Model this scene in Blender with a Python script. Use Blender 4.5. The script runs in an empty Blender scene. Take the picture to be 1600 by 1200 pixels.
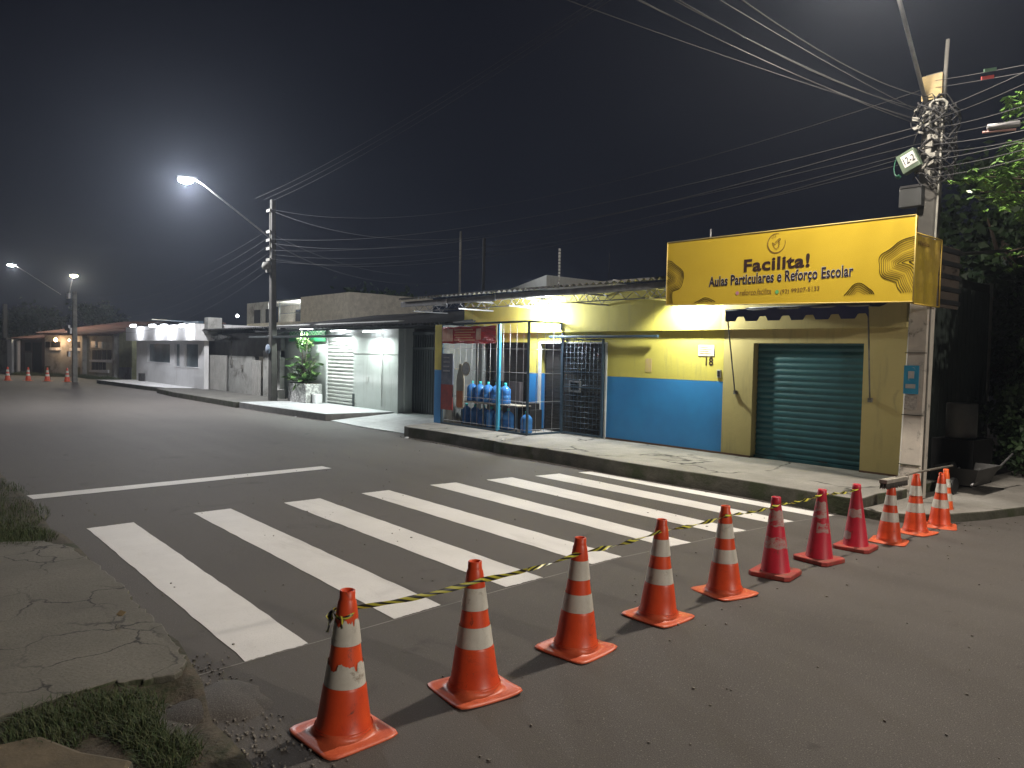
import bpy, bmesh, math, random
from math import radians as R, sin, cos, pi
from mathutils import Vector, Matrix
random.seed(7)
S = bpy.context.scene
COL = S.collection
# ------------------------------------------------------------------ camera
HC = 2.0; FPX = 1180.0
PITCH = R(2.15); ROLL = 0.021; YAW = R(49.6239)
fwd = Vector((-sin(YAW)*cos(PITCH), cos(YAW)*cos(PITCH), -sin(PITCH)))
r0 = Vector((cos(YAW), sin(YAW), 0)); u0 = r0.cross(fwd)
rt = cos(ROLL)*r0 + sin(ROLL)*u0; up = -sin(ROLL)*r0 + cos(ROLL)*u0
cd = bpy.data.cameras.new('camera'); cam = bpy.data.objects.new('camera', cd); COL.objects.link(cam)
cam.matrix_world = Matrix(((rt.x, up.x, -fwd.x, 0), (rt.y, up.y, -fwd.y, 0), (rt.z, up.z, -fwd.z, HC), (0, 0, 0, 1)))
cd.sensor_fit = 'HORIZONTAL'; cd.sensor_width = 36; cd.lens = 36*FPX/1600
cd.clip_start = .05; cd.clip_end = 2000
S.camera = cam
# ------------------------------------------------------------------ world, exposure
W = bpy.data.worlds.new('World'); S.world = W; W.use_nodes = True
wn = W.node_tree.nodes; wl = W.node_tree.links
bg = wn['Background']
wtc = wn.new('ShaderNodeTexCoord'); wno = wn.new('ShaderNodeTexNoise'); wno.inputs['Scale'].default_value = 1.1; wno.inputs['Detail'].default_value = 3
wcr = wn.new('ShaderNodeValToRGB'); wcr.color_ramp.elements[0].position = .35; wcr.color_ramp.elements[0].color = (.0022, .0024, .0050, 1)
wcr.color_ramp.elements[1].position = .7; wcr.color_ramp.elements[1].color = (.0062, .0076, .0120, 1)
wl.new(wtc.outputs['Generated'], wno.inputs['Vector']); wl.new(wno.outputs['Fac'], wcr.inputs['Fac']); wl.new(wcr.outputs['Color'], bg.inputs['Color'])
bg.inputs['Strength'].default_value = 1.0
S.view_settings.view_transform = 'Standard'; S.view_settings.look = 'None'; S.view_settings.exposure = .45; S.view_settings.gamma = 1
S.render.engine = 'CYCLES'
S.cycles.use_denoising = True
S.cycles.max_bounces = 5; S.cycles.diffuse_bounces = 3; S.cycles.transparent_max_bounces = 12

def light(name, loc, power, col=(1, 1, 1), radius=.08, kind='POINT', rot=None, spot=None, parent=None, blend=.5, size=None):
    l = bpy.data.lights.new(name, kind); l.energy = power; l.color = col
    if kind in ('POINT', 'SPOT'): l.shadow_soft_size = radius
    if kind == 'SPOT': l.spot_size = R(spot); l.spot_blend = blend
    if kind == 'AREA': l.shape = 'RECTANGLE'; l.size, l.size_y = size
    o = bpy.data.objects.new(name, l); COL.objects.link(o); o.location = loc
    if rot is not None:
        o.rotation_mode = 'QUATERNION'; o.rotation_quaternion = Vector(rot).to_track_quat('-Z', 'Y')
    if parent: o.parent = parent; o.matrix_parent_inverse = parent.matrix_basis.inverted()
    return o
# ------------------------------------------------------------------ survey helpers: photo measurements turned into points on known planes
def ray(px, py): return fwd + rt*((px-800)/FPX) - up*((py-600)/FPX)
C0 = Vector((0, 0, HC))
def G(px, py, z=0.):
    d = ray(px, py); return C0 + d*((z-HC)/d.z)
def FY(px, py, y):
    d = ray(px, py); return C0 + d*(y/d.y)
def FX(px, py, x):
    d = ray(px, py); return C0 + d*(x/d.x)
# ------------------------------------------------------------------ mesh helpers
class MB:
    def __init__(s): s.v = []; s.f = []; s.m = []; s.uv = None; s.sm = []
    def face(s, pts, mi=0, sm=False):
        n = len(s.v); s.v += [tuple(p) for p in pts]; s.f.append(tuple(range(n, n+len(pts)))); s.m.append(mi); s.sm.append(sm)
    def box(s, a, b, mi=0):
        x0, y0, z0 = [min(p, q) for p, q in zip(a, b)]; x1, y1, z1 = [max(p, q) for p, q in zip(a, b)]
        n = len(s.v)
        s.v += [(x0,y0,z0),(x1,y0,z0),(x1,y1,z0),(x0,y1,z0),(x0,y0,z1),(x1,y0,z1),(x1,y1,z1),(x0,y1,z1)]
        for f in ((0,3,2,1),(4,5,6,7),(0,1,5,4),(1,2,6,5),(2,3,7,6),(3,0,4,7)):
            s.f.append(tuple(n+i for i in f)); s.m.append(mi); s.sm.append(False)
        return s
    def obox(s, c, ax, ay, az, mi=0):      # oriented box, centre and half axes
        c = Vector(c); ax = Vector(ax); ay = Vector(ay); az = Vector(az); n = len(s.v)
        for k in (-1, 1):
            for i, j in ((-1,-1),(1,-1),(1,1),(-1,1)): s.v.append(tuple(c+ax*i+ay*j+az*k))
        for f in ((0,3,2,1),(4,5,6,7),(0,1,5,4),(1,2,6,5),(2,3,7,6),(3,0,4,7)):
            s.f.append(tuple(n+i for i in f)); s.m.append(mi); s.sm.append(False)
        return s
    def prism(s, pts, z0, z1, mi=0, mside=None):   # polygon in xy
        if sum(pts[i][0]*pts[(i+1) % len(pts)][1]-pts[(i+1) % len(pts)][0]*pts[i][1] for i in range(len(pts))) < 0: pts = pts[::-1]
        n = len(s.v); k = len(pts); ms = mi if mside is None else mside
        s.v += [(p[0], p[1], z0) for p in pts]+[(p[0], p[1], z1) for p in pts]
        s.f.append(tuple(n+k+i for i in range(k))); s.m.append(mi); s.sm.append(False)
        s.f.append(tuple(n+k-1-i for i in range(k))); s.m.append(mi); s.sm.append(False)
        for i in range(k):
            j = (i+1) % k; s.f.append((n+i, n+j, n+k+j, n+k+i)); s.m.append(ms); s.sm.append(False)
        return s
    def tube(s, pts, r, seg=8, mi=0, cap=True):
        pts = [Vector(p) for p in pts]; rr = r if isinstance(r, (list, tuple)) else [r]*len(pts)
        n0 = len(s.v); up_ = None
        for i, p in enumerate(pts):
            d = (pts[min(i+1, len(pts)-1)]-pts[max(i-1, 0)])
            if d.length < 1e-9: d = Vector((0, 0, 1))
            d.normalize()
            if up_ is None: up_ = Vector((0, 0, 1)) if abs(d.z) < .9 else Vector((1, 0, 0))
            a = d.cross(up_).normalized(); b = a.cross(d).normalized(); up_ = b
            for k in range(seg):
                t = 2*pi*k/seg; s.v.append(tuple(p+(a*cos(t)+b*sin(t))*rr[i]))
        for i in range(len(pts)-1):
            for k in range(seg):
                q = n0+i*seg; k2 = (k+1) % seg
                s.f.append((q+k, q+k2, q+seg+k2, q+seg+k)); s.m.append(mi); s.sm.append(True)
        if cap:
            s.f.append(tuple(n0+k for k in range(seg))[::-1]); s.m.append(mi); s.sm.append(False)
            e = n0+(len(pts)-1)*seg; s.f.append(tuple(e+k for k in range(seg))); s.m.append(mi); s.sm.append(False)
        return s
    def lathe(s, prof, seg=28, mi=0, c=(0, 0, 0), jit=None):
        n0 = len(s.v)
        for (r, z) in prof:
            for k in range(seg):
                t = 2*pi*k/seg; rr = r*(1+(jit(t, z) if jit else 0)); s.v.append((c[0]+rr*cos(t), c[1]+rr*sin(t), c[2]+z))
        for i in range(len(prof)-1):
            for k in range(seg):
                q = n0+i*seg; k2 = (k+1) % seg
                s.f.append((q+k, q+k2, q+seg+k2, q+seg+k)); s.m.append(mi); s.sm.append(True)
        return s
    def build(s, name, mats, parent=None, bevel=0, loc=None):
        me = bpy.data.meshes.new(name); me.from_pydata(s.v, [], s.f); 
        for m in (mats if isinstance(mats, (list, tuple)) else [mats]): me.materials.append(m)
        for p, mi, sm in zip(me.polygons, s.m, s.sm): p.material_index = mi; p.use_smooth = sm
        me.update()
        o = bpy.data.objects.new(name, me); COL.objects.link(o)
        if parent: o.parent = parent
        if parent is not None and loc is None: o.matrix_parent_inverse = parent.matrix_basis.inverted()
        if loc is not None: o.location = loc
        if bevel:
            b = o.modifiers.new('bevel', 'BEVEL'); b.width = bevel; b.segments = 2; b.limit_method = 'ANGLE'; b.angle_limit = R(50)
        return o
def tag(o, label, cat, group=None, kind=None):
    if label: o['label'] = label
    if cat: o['category'] = cat
    if group: o['group'] = group
    if kind: o['kind'] = kind
    return o
def thing(name, loc, label, cat, group=None, rz=0):
    o = bpy.data.objects.new(name, None); COL.objects.link(o); o.empty_display_size = .2
    o.location = loc; o.rotation_euler = (0, 0, rz); tag(o, label, cat, group)
    o.matrix_basis = Matrix.Translation(loc) @ Matrix.Rotation(rz, 4, 'Z')
    return o
def struct(o): o['kind'] = 'structure'; return o
def dup(root, loc=None, rz=None, label=None, group=None):
    r = root.copy(); COL.objects.link(r)
    if loc is not None: r.location = loc
    if rz is not None: r.rotation_euler = (0, 0, rz)
    if label: r['label'] = label
    if group: r['group'] = group
    for ch in list(root.children):
        c = ch.copy(); COL.objects.link(c); c.parent = r
        for g in list(ch.children):
            d = g.copy(); COL.objects.link(d); d.parent = c
    return r
# ------------------------------------------------------------------ materials
def nodes(name):
    m = bpy.data.materials.new(name); m.use_nodes = True; nt = m.node_tree
    return m, nt, nt.nodes['Principled BSDF']
def mixc(nt, fac, a, b, blend='MIX'):
    n = nt.nodes.new('ShaderNodeMix'); n.data_type = 'RGBA'; n.blend_type = blend
    for s_, v in ((0, fac), (6, a), (7, b)):
        if hasattr(v, 'is_output') or isinstance(v, bpy.types.NodeSocket): nt.links.new(v, n.inputs[s_])
        else: n.inputs[s_].default_value = v if s_ == 0 else (*v, 1)
    return n.outputs[2]
def noise(nt, scale, detail=4, rough=.6, vec=None, dist=0):
    n = nt.nodes.new('ShaderNodeTexNoise'); n.inputs['Scale'].default_value = scale; n.inputs['Detail'].default_value = detail
    n.inputs['Roughness'].default_value = rough; n.inputs['Distortion'].default_value = dist
    if vec: nt.links.new(vec, n.inputs['Vector'])
    return n.outputs['Fac']
def ramp(nt, f, p0, p1, c0=(0, 0, 0), c1=(1, 1, 1)):
    n = nt.nodes.new('ShaderNodeValToRGB'); e = n.color_ramp.elements; e[0].position = p0; e[1].position = p1
    e[0].color = (*c0, 1); e[1].color = (*c1, 1); nt.links.new(f, n.inputs['Fac']); return n.outputs['Color']
def coords(nt, scale=None, kind='Object'):
    tc = nt.nodes.new('ShaderNodeTexCoord'); o = tc.outputs[kind]
    if scale:
        mp = nt.nodes.new('ShaderNodeMapping'); mp.inputs['Scale'].default_value = scale; nt.links.new(o, mp.inputs['Vector']); o = mp.outputs['Vector']
    return o
def bump(nt, b, f, strength=.3, dist=.01):
    n = nt.nodes.new('ShaderNodeBump'); n.inputs['Strength'].default_value = strength; n.inputs['Distance'].default_value = dist
    nt.links.new(f, n.inputs['Height']); nt.links.new(n.outputs['Normal'], b.inputs['Normal'])
def mat(name, col, rough=.7, col2=None, sc=3., dirt=None, dsc=1.2, dlo=.5, dhi=.75, bmp=.15, bsc=60, metal=0., stretch=None, spec=None, bd=.004):
    m, nt, b = nodes(name)
    v = coords(nt, stretch)
    c2 = col2 or tuple(c*.72 for c in col)
    c = mixc(nt, ramp(nt, noise(nt, sc, 6, .65, v), .35, .65), col, c2)
    if dirt: c = mixc(nt, ramp(nt, noise(nt, dsc, 7, .7, v, .4), dlo, dhi), c, dirt)
    nt.links.new(c, b.inputs['Base Color'])
    b.inputs['Roughness'].default_value = rough; b.inputs['Metallic'].default_value = metal
    if spec is not None: b.inputs['Specular IOR Level'].default_value = spec
    if bmp: bump(nt, b, noise(nt, bsc, 3, .6, v), bmp, bd)
    return m
def emit(name, col, s):
    m, nt, b = nodes(name); b.inputs['Base Color'].default_value = (.8, .8, .8, 1)
    b.inputs['Emission Color'].default_value = (*col, 1); b.inputs['Emission Strength'].default_value = s; return m
M = {}
def asphalt():
    m, nt, b = nodes('asphalt'); v = coords(nt)
    base = mixc(nt, ramp(nt, noise(nt, .35, 5, .6, v), .3, .7), (.070, .062, .056), (.094, .084, .076))
    st = coords(nt, (.25, 1.6, 1))                       # long tyre-worn streaks along the street
    base = mixc(nt, ramp(nt, noise(nt, .8, 4, .6, st), .4, .75), base, (.058, .051, .046))
    fine = noise(nt, 130, 3, .75, v)
    base = mixc(nt, ramp(nt, fine, .46, .66), base, (.150, .137, .124))
    vo = nt.nodes.new('ShaderNodeTexVoronoi'); vo.inputs['Scale'].default_value = 75; nt.links.new(v, vo.inputs['Vector'])
    wn_ = nt.nodes.new('ShaderNodeTexWhiteNoise'); nt.links.new(vo.outputs['Position'], wn_.inputs['Vector'])
    ms = nt.nodes.new('ShaderNodeMath'); ms.operation = 'MULTIPLY'
    nt.links.new(ramp(nt, vo.outputs['Distance'], .10, .30, (1, 1, 1), (0, 0, 0)), ms.inputs[0]); nt.links.new(ramp(nt, wn_.outputs['Value'], .70, .85), ms.inputs[1])
    base = mixc(nt, ms.outputs[0], base, (.27, .25, .225))
    pt_ = nt.nodes.new('ShaderNodeTexVoronoi'); pt_.inputs['Scale'].default_value = .22; nt.links.new(coords(nt, (.5, 1.2, 1)), pt_.inputs['Vector'])
    bw_ = nt.nodes.new('ShaderNodeRGBToBW'); nt.links.new(pt_.outputs['Color'], bw_.inputs[0]); base = mixc(nt, ramp(nt, noise(nt, .16, 5, .6, v, .3), .45, .75), base, (.105, .094, .084))
    base = mixc(nt, ramp(nt, noise(nt, 1.1, 8, .72, v, .6), .60, .78), base, (.046, .040, .036))
    base = mixc(nt, ramp(nt, noise(nt, 2.3, 3, .5, v, .2), .70, .78), base, (.040, .036, .033))
    nt.links.new(base, b.inputs['Base Color']); b.inputs['Roughness'].default_value = .78
    b.inputs['Specular IOR Level'].default_value = .35
    bump(nt, b, noise(nt, 110, 4, .7, v), .55, .008)
    return m
M['asphalt'] = asphalt()
def paint():
    m, nt, b = nodes('road_paint'); v = coords(nt)
    c = mixc(nt, ramp(nt, noise(nt, 1.5, 5, .6, v), .35, .7), (.70, .68, .65), (.80, .78, .75))
    c = mixc(nt, ramp(nt, noise(nt, 90, 5, .85, v), .60, .66), c, (.34, .32, .29))
    c = mixc(nt, ramp(nt, noise(nt, 1.0, 6, .7, coords(nt, (.6, 2.5, 1)), .4), .56, .80), c, (.52, .50, .47))
    nt.links.new(c, b.inputs['Base Color']); b.inputs['Roughness'].default_value = .65
    bump(nt, b, noise(nt, 110, 4, .7, v), .35, .006); return m
M['paint'] = paint()
def concrete(name, a, b_, crack=True, sc=1.6):
    m, nt, b = nodes(name); v = coords(nt)
    c = mixc(nt, ramp(nt, noise(nt, 1.1, 7, .65, v), .35, .68), a, b_)
    c = mixc(nt, ramp(nt, noise(nt, 45, 4, .7, v), .45, .75), c, tuple(x*.55 for x in a))
    h = noise(nt, 50, 5, .7, v)
    if crack:
        nz = nt.nodes.new('ShaderNodeTexNoise'); nz.inputs['Scale'].default_value = 2.5; nz.inputs['Detail'].default_value = 5; nt.links.new(v, nz.inputs['Vector'])
        ad = nt.nodes.new('ShaderNodeVectorMath'); ad.operation = 'MULTIPLY_ADD'; ad.inputs[1].default_value = (.5, .5, .5)
        nt.links.new(nz.outputs['Color'], ad.inputs[0]); nt.links.new(v, ad.inputs[2])
        vo = nt.nodes.new('ShaderNodeTexVoronoi'); vo.feature = 'DISTANCE_TO_EDGE'; vo.inputs['Scale'].default_value = sc; nt.links.new(ad.outputs[0], vo.inputs['Vector'])
        k = nt.nodes.new('ShaderNodeMath'); k.operation = 'MULTIPLY'
        nt.links.new(ramp(nt, vo.outputs['Distance'], .004, .022, (1, 1, 1), (0, 0, 0)), k.inputs[0]); nt.links.new(ramp(nt, noise(nt, 1.3, 2, .5, v), .42, .58), k.inputs[1])
        c = mixc(nt, k.outputs[0], c, (.018, .016, .012))
    nt.links.new(c, b.inputs['Base Color']); b.inputs['Roughness'].default_value = .85
    bump(nt, b, h, .5, .01); return m
M['walk'] = concrete('sidewalk_concrete', (.32, .30, .27), (.17, .16, .14), True, .55)
M['oldwalk'] = concrete('cracked_concrete', (.185, .172, .140), (.115, .106, .085), True, 1.9)
M['kerb'] = mat('mossy_kerb', (.10, .095, .075), .9, (.05, .05, .035), 3, (.04, .05, .02), 1.5, .5, .62, .6, 30, bd=.02)
M['dirt'] = mat('dirt', (.10, .08, .055), .95, (.06, .048, .034), 5, (.025, .03, .012), 2, .45, .6, .6, 30, bd=.02)
def tiles(name, a, b_, grout, sx=.5, var=True):
    m, nt, b = nodes(name); v = coords(nt)
    br = nt.nodes.new('ShaderNodeTexBrick'); br.offset = 0; br.inputs['Scale'].default_value = 1
    br.inputs['Brick Width'].default_value = sx; br.inputs['Row Height'].default_value = sx; br.inputs['Mortar Size'].default_value = .008
    br.inputs['Color1'].default_value = (*a, 1); br.inputs['Color2'].default_value = (*b_, 1); br.inputs['Mortar'].default_value = (*grout, 1)
    nt.links.new(v, br.inputs['Vector'])
    c = mixc(nt, ramp(nt, noise(nt, 3, 7, .75, v, 1.2), .45, .62), br.outputs['Color'], tuple(x*.7 for x in a))
    nt.links.new(c, b.inputs['Base Color']); b.inputs['Roughness'].default_value = .35; return m
M['tile'] = tiles('pale_floor_tile', (.55, .56, .56), (.45, .47, .48), (.2, .2, .2))
M['tile_side'] = mat('tile_riser', (.28, .28, .27), .6, (.2, .2, .2), 5)
M['yellow'] = mat('yellow_wall_paint', (.60, .52, .085), .75, (.54, .46, .085), 1.2, (.38, .34, .10), .9, .62, .85, .25, 45, spec=.25)
M['yellow2'] = mat('beige_yellow_paint', (.47, .39, .155), .75, (.42, .35, .14), 1.0, (.30, .26, .12), .9, .6, .85, .25, 45, spec=.25)
def wallpaint(name, a, b2, stain):
    m, nt, b = nodes(name); v = coords(nt)
    c = mixc(nt, ramp(nt, noise(nt, 1.1, 6, .65, v), .35, .68), a, b2)
    c = mixc(nt, ramp(nt, noise(nt, 1.3, 6, .7, coords(nt, (5, 5, .55))), .54, .86), c, stain)
    c = mixc(nt, ramp(nt, noise(nt, 2.1, 8, .75, v, .8), .63, .70), c, tuple((x+y)/2 for x, y in zip(a, stain)))
    c = mixc(nt, ramp(nt, noise(nt, 7, 5, .8, v), .72, .75), c, tuple(x*.55 for x in stain))
    nt.links.new(c, b.inputs['Base Color']); b.inputs['Roughness'].default_value = .75; b.inputs['Specular IOR Level'].default_value = .25
    bump(nt, b, noise(nt, 5, 6, .65, v), .5, .012); return m
M['yellow'] = wallpaint('yellow_wall_paint', (.60, .53, .11), (.54, .47, .11), (.36, .32, .12))
M['yellow2'] = wallpaint('beige_yellow_paint', (.49, .41, .18), (.44, .37, .16), (.29, .25, .13))
M['greywall'] = wallpaint('pale_grey_wall', (.52, .54, .52), (.46, .48, .46), (.28, .28, .25))
M['white'] = wallpaint('white_wall_paint', (.66, .66, .66), (.58, .58, .58), (.38, .37, .35))
def bluewall():
    m, nt, b = nodes('blue_wall_paint'); v = coords(nt)
    c = mixc(nt, ramp(nt, noise(nt, 1.4, 6, .6, v), .35, .7), (.035, .24, .56), (.035, .19, .47))
    st = coords(nt, (2.2, 1, 14)); c = mixc(nt, ramp(nt, noise(nt, 1.5, 4, .7, st), .71, .76), c, (.35, .42, .5))
    nt.links.new(c, b.inputs['Base Color']); b.inputs['Roughness'].default_value = .45; bump(nt, b, noise(nt, 40, 3, .6, v), .25, .004); return m
M['blue'] = bluewall()
M['base_strip'] = mat('brown_skirting', (.11, .06, .035), .8)
M['teal'] = mat('teal_shutter_paint', (.018, .095, .115), .42, (.014, .075, .095), 1.5, (.03, .06, .065), 3, .6, .8, .05, metal=.1)
M['dark_slat'] = mat('dark_bronze_slats', (.012, .011, .010), .55, (.02, .018, .016), 4)
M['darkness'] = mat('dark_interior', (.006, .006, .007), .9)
M['bluemetal'] = mat('blue_grey_metal', (.045, .075, .105), .45, (.035, .06, .085), 6, metal=.3)
M['cyan'] = mat('light_blue_paint', (.05, .32, .50), .4, (.04, .26, .42), 5)
M['greymetal'] = mat('galvanised_metal', (.30, .30, .31), .5, (.2, .2, .2), 5, metal=.5)
M['whitemetal'] = mat('white_painted_metal', (.55, .55, .53), .5, (.4, .4, .39), 3, (.2, .17, .13), 2, .6, .8)
M['roof'] = mat('fibre_cement', (.12, .12, .115), .9, (.07, .07, .065), 1.5, (.03, .035, .03), .8, .5, .7, .3, 40)
M['darkroof'] = mat('dark_roof_sheet', (.045, .045, .045), .85, (.03, .03, .032), 2)
M['sign'] = mat('yellow_sign_vinyl', (.45, .315, .022), .38, (.48, .34, .028), .8, bmp=.1, bsc=1.5, bd=.03)
M['signside'] = mat('wrinkled_sign_vinyl', (.40, .285, .03), .3, (.32, .22, .05), 2, bmp=.5, bsc=3.5, bd=.05)
M['ink'] = mat('dark_brown_print', (.030, .012, .010), .5)
M['ink2'] = mat('brown_print', (.16, .085, .02), .5)
M['ink3'] = mat('ochre_print', (.33, .20, .03), .5)
M['navy'] = mat('navy_canvas', (.026, .032, .11), .8, (.034, .04, .13), 3)
M['dirtywall'] = mat('stained_white_wall', (.36, .36, .34), .8, (.26, .26, .24), 1.5, (.10, .095, .08), 1.2, .5, .7)
M['greygate'] = mat('grey_gate_paint', (.055, .065, .065), .5, (.045, .052, .052), 3, metal=.2)
M['palegate'] = mat('pale_corrugated_gate', (.33, .32, .30), .6, (.25, .25, .23), 2)
M['polec'] = mat('concrete_pole', (.20, .195, .175), .85, (.13, .125, .11), 3, (.06, .06, .05), 2, .5, .7, .4, 40)
M['darkpole'] = mat('dark_concrete_pole', (.055, .053, .047), .9, (.032, .030, .026), 3, bmp=.4)  # concrete darkened evenly against the strong lamp light close by
M['polewhite'] = mat('whitewashed_pole', (.56, .52, .45), .85, (.46, .42, .37), 4, (.16, .15, .13), 4, .58, .68, .4, 40)
M['cable'] = mat('black_cable', (.014, .014, .015), .85, bmp=0)
M['cablelit'] = mat('lit_cable', (.028, .028, .030), .8, bmp=0)  # paler copy of the black cable, its lit look put into the colour
M['green_box'] = mat('green_grey_box', (.06, .09, .055), .6)
M['green_cable'] = mat('green_cable', (.01, .09, .05), .5)
M['label'] = mat('white_label', (.48, .48, .46), .6)
M['black'] = mat('black_plastic', (.012, .012, .013), .5)
M['ochre'] = mat('ochre_panel', (.20, .15, .06), .8, (.13, .10, .05), 8)
M['redtag'] = mat('red_tag', (.5, .06, .05), .6)
M['greentag'] = mat('green_tag', (.06, .14, .08), .6)
M['sticker'] = mat('blue_sticker', (.02, .24, .42), .5, (.03, .30, .5), 9, (.5, .5, .48), 14, .62, .66)
def leafmat(name, a, b_, rough=.45):
    m, nt, b = nodes(name); v = coords(nt)
    oi = nt.nodes.new('ShaderNodeNewGeometry')
    nt.links.new(mixc(nt, oi.outputs['Random Per Island'], a, b_), b.inputs['Base Color']); b.inputs['Roughness'].default_value = rough
    return m
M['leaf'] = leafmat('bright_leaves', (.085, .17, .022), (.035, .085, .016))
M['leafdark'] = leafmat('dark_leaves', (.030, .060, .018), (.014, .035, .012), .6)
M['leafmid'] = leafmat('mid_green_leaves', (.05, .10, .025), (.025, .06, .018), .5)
M['leafplant'] = leafmat('houseplant_leaves', (.05, .13, .03), (.12, .20, .06), .35)
M['grass'] = leafmat('grass_blades', (.035, .07, .02), (.08, .085, .035), .8)
M['bark'] = mat('bark', (.07, .05, .035), .9, bmp=.6, bsc=20, bd=.02)
M['bandc'] = None
def rcoords(nt):
    oi = nt.nodes.new('ShaderNodeObjectInfo'); ma = nt.nodes.new('ShaderNodeVectorMath'); ma.operation = 'MULTIPLY_ADD'; ma.inputs[1].default_value = (37, 23, 51)
    nt.links.new(oi.outputs['Random'], ma.inputs[0]); nt.links.new(coords(nt), ma.inputs[2]); return ma.outputs[0]
def conemat(name, a, b_, sc=4):
    m, nt, b = nodes(name); v = rcoords(nt)
    c = mixc(nt, ramp(nt, noise(nt, sc, 5, .65, v), .35, .7), a, b_)
    c = mixc(nt, ramp(nt, noise(nt, 9, 6, .8, v, .8), .60, .70), c, (.15, .045, .028))
    c = mixc(nt, ramp(nt, noise(nt, 3, 7, .75, v, 1.2), .58, .80), c, tuple(x*.45+.02 for x in b_))
    nt.links.new(c, b.inputs['Base Color']); b.inputs['Roughness'].default_value = .42; bump(nt, b, noise(nt, 14, 3, .5, v), .12, .006); return m
M['cone'] = conemat('orange_cone_rubber', (.74, .085, .018), (.60, .055, .014))
M['conebright'] = conemat('bright_orange_rubber', (.85, .13, .02), (.78, .10, .02))
M['coneflange'] = conemat('worn_orange_base', (.72, .15, .06), (.58, .09, .035), 12)
M['conered'] = conemat('pinkish_red_rubber', (.62, .022, .05), (.5, .018, .04))
M['conebase'] = mat('dirty_red_base', (.42, .05, .035), .7, (.30, .035, .03), 9, (.22, .13, .08), 6, .5, .7)
def bandmat():
    m, nt, b = nodes('reflective_band'); v = rcoords(nt)
    c = mixc(nt, ramp(nt, noise(nt, 6, 6, .7, v), .35, .7), (.62, .60, .53), (.48, .45, .39))
    c = mixc(nt, ramp(nt, noise(nt, 10, 7, .8, v, .5), .57, .68), c, (.26, .22, .17))
    nt.links.new(c, b.inputs['Base Color']); b.inputs['Roughness'].default_value = .38; bump(nt, b, noise(nt, 25, 3, .5, v), .15, .003); return m
M['band'] = bandmat()
M['bandold'] = mat('faded_band', (.50, .36, .32), .6, (.40, .24, .22), 9, (.52, .03, .05), 7, .50, .58)
# ------------------------------------------------------------------ text
def text(name, s, origin, w, h, m, parent, bold=0., align='LEFT', ux=(1, 0, 0), uz=(0, 0, 1), depth=.003, shear=0):
    cu = bpy.data.curves.new(name, 'FONT'); cu.body = s; cu.size = 1; cu.space_character = 1.0+bold*2.2; cu.offset = bold; cu.extrude = 0; cu.resolution_u = 4; cu.shear = shear
    t = bpy.data.objects.new(name, cu); COL.objects.link(t); bpy.context.view_layer.update()
    me = bpy.data.meshes.new_from_object(t.evaluated_get(bpy.context.evaluated_depsgraph_get())); bpy.data.objects.remove(t)
    xs = [v.co.x for v in me.vertices]; ys = [v.co.y for v in me.vertices]
    x0, x1, y0, y1 = min(xs), max(xs), min(ys), max(ys)
    ux = Vector(ux); uz = Vector(uz); o = Vector(origin)
    for v in me.vertices:
        a = (v.co.x-x0)/(x1-x0)*w; b = (v.co.y-y0)/(y1-y0)*h
        v.co = o+ux*a+uz*b
    me.materials.append(m); me.name = name
    ob = bpy.data.objects.new(name, me); COL.objects.link(ob)
    if parent: ob.parent = parent; ob.matrix_parent_inverse = parent.matrix_basis.inverted()
    return ob
# ------------------------------------------------------------------ ground, road, sidewalks
g = MB(); g.box((-500, -500, -1.2), (500, 500, -.03)); g.v = [(x, y, z) for x, y, z in g.v]
struct(g.build('ground', M['dirt']))
rd = MB(); rd.box((-140, -40, -.2), (60, 60, 0))
road = struct(rd.build('road', M['asphalt']))
bars = [((-9.28,1.80),(-9.32,2.28),(-4.76,2.27),(-4.72,1.82)), ((-9.45,2.98),(-9.46,3.44),(-4.87,3.45),(-4.82,2.99)),
        ((-9.44,4.13),(-9.46,4.65),(-4.94,4.61),(-4.92,4.16)), ((-9.48,5.30),(-9.48,5.75),(-5.00,5.75),(-4.98,5.30)),
        ((-9.52,6.49),(-9.48,6.96),(-4.94,6.81),(-4.97,6.45)), ((-9.42,7.51),(-9.38,8.02),(-4.91,7.84),(-4.96,7.45)),
        ((-9.28,8.44),(-9.24,8.96),(-4.84,8.79),(-4.89,8.46)), ((-9.16,9.34),(-9.08,9.60),(-4.72,9.60),(-4.78,9.30))]
def ragged(pts, n=26, amp=.006):
    out = []
    for i in range(len(pts)):
        a = Vector(pts[i]); b = Vector(pts[(i+1) % len(pts)])
        for k in range(n):
            p = a.lerp(b, k/n); out.append((p.x+random.uniform(-amp, amp), p.y+random.uniform(-amp, amp)))
    return out
for b_ in bars:
    m_ = MB(); m_.face([(x, y, .004) for x, y in ragged(b_)][::-1]); o = m_.build('crosswalk_stripe', M['paint'], road)
m_ = MB(); m_.face([(x, y, .004) for x, y in ragged([(-11.78,1.57),(-11.44,1.60),(-11.81,6.02),(-12.12,5.99)])][::-1]); m_.build('stop_line', M['paint'], road)
M['chalk'] = mat('chalk_line', (.30, .285, .265), .9)
m_ = MB()
cl = [(-4.70, 1.5), (-4.76, 2.3), (-4.85, 3.4), (-4.93, 4.6), (-4.99, 5.7), (-4.95, 6.8), (-4.90, 7.9), (-4.84, 8.8), (-4.72, 9.62)]
for i in range(len(cl)-1):
    a, b_ = Vector(cl[i]), Vector(cl[i+1]); m_.face([(a.x, a.y, .002), (a.x+.012, a.y, .002), (b_.x+.012, b_.y, .002), (b_.x, b_.y, .002)])
m_.build('chalk_line', M['chalk'], road)
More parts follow.
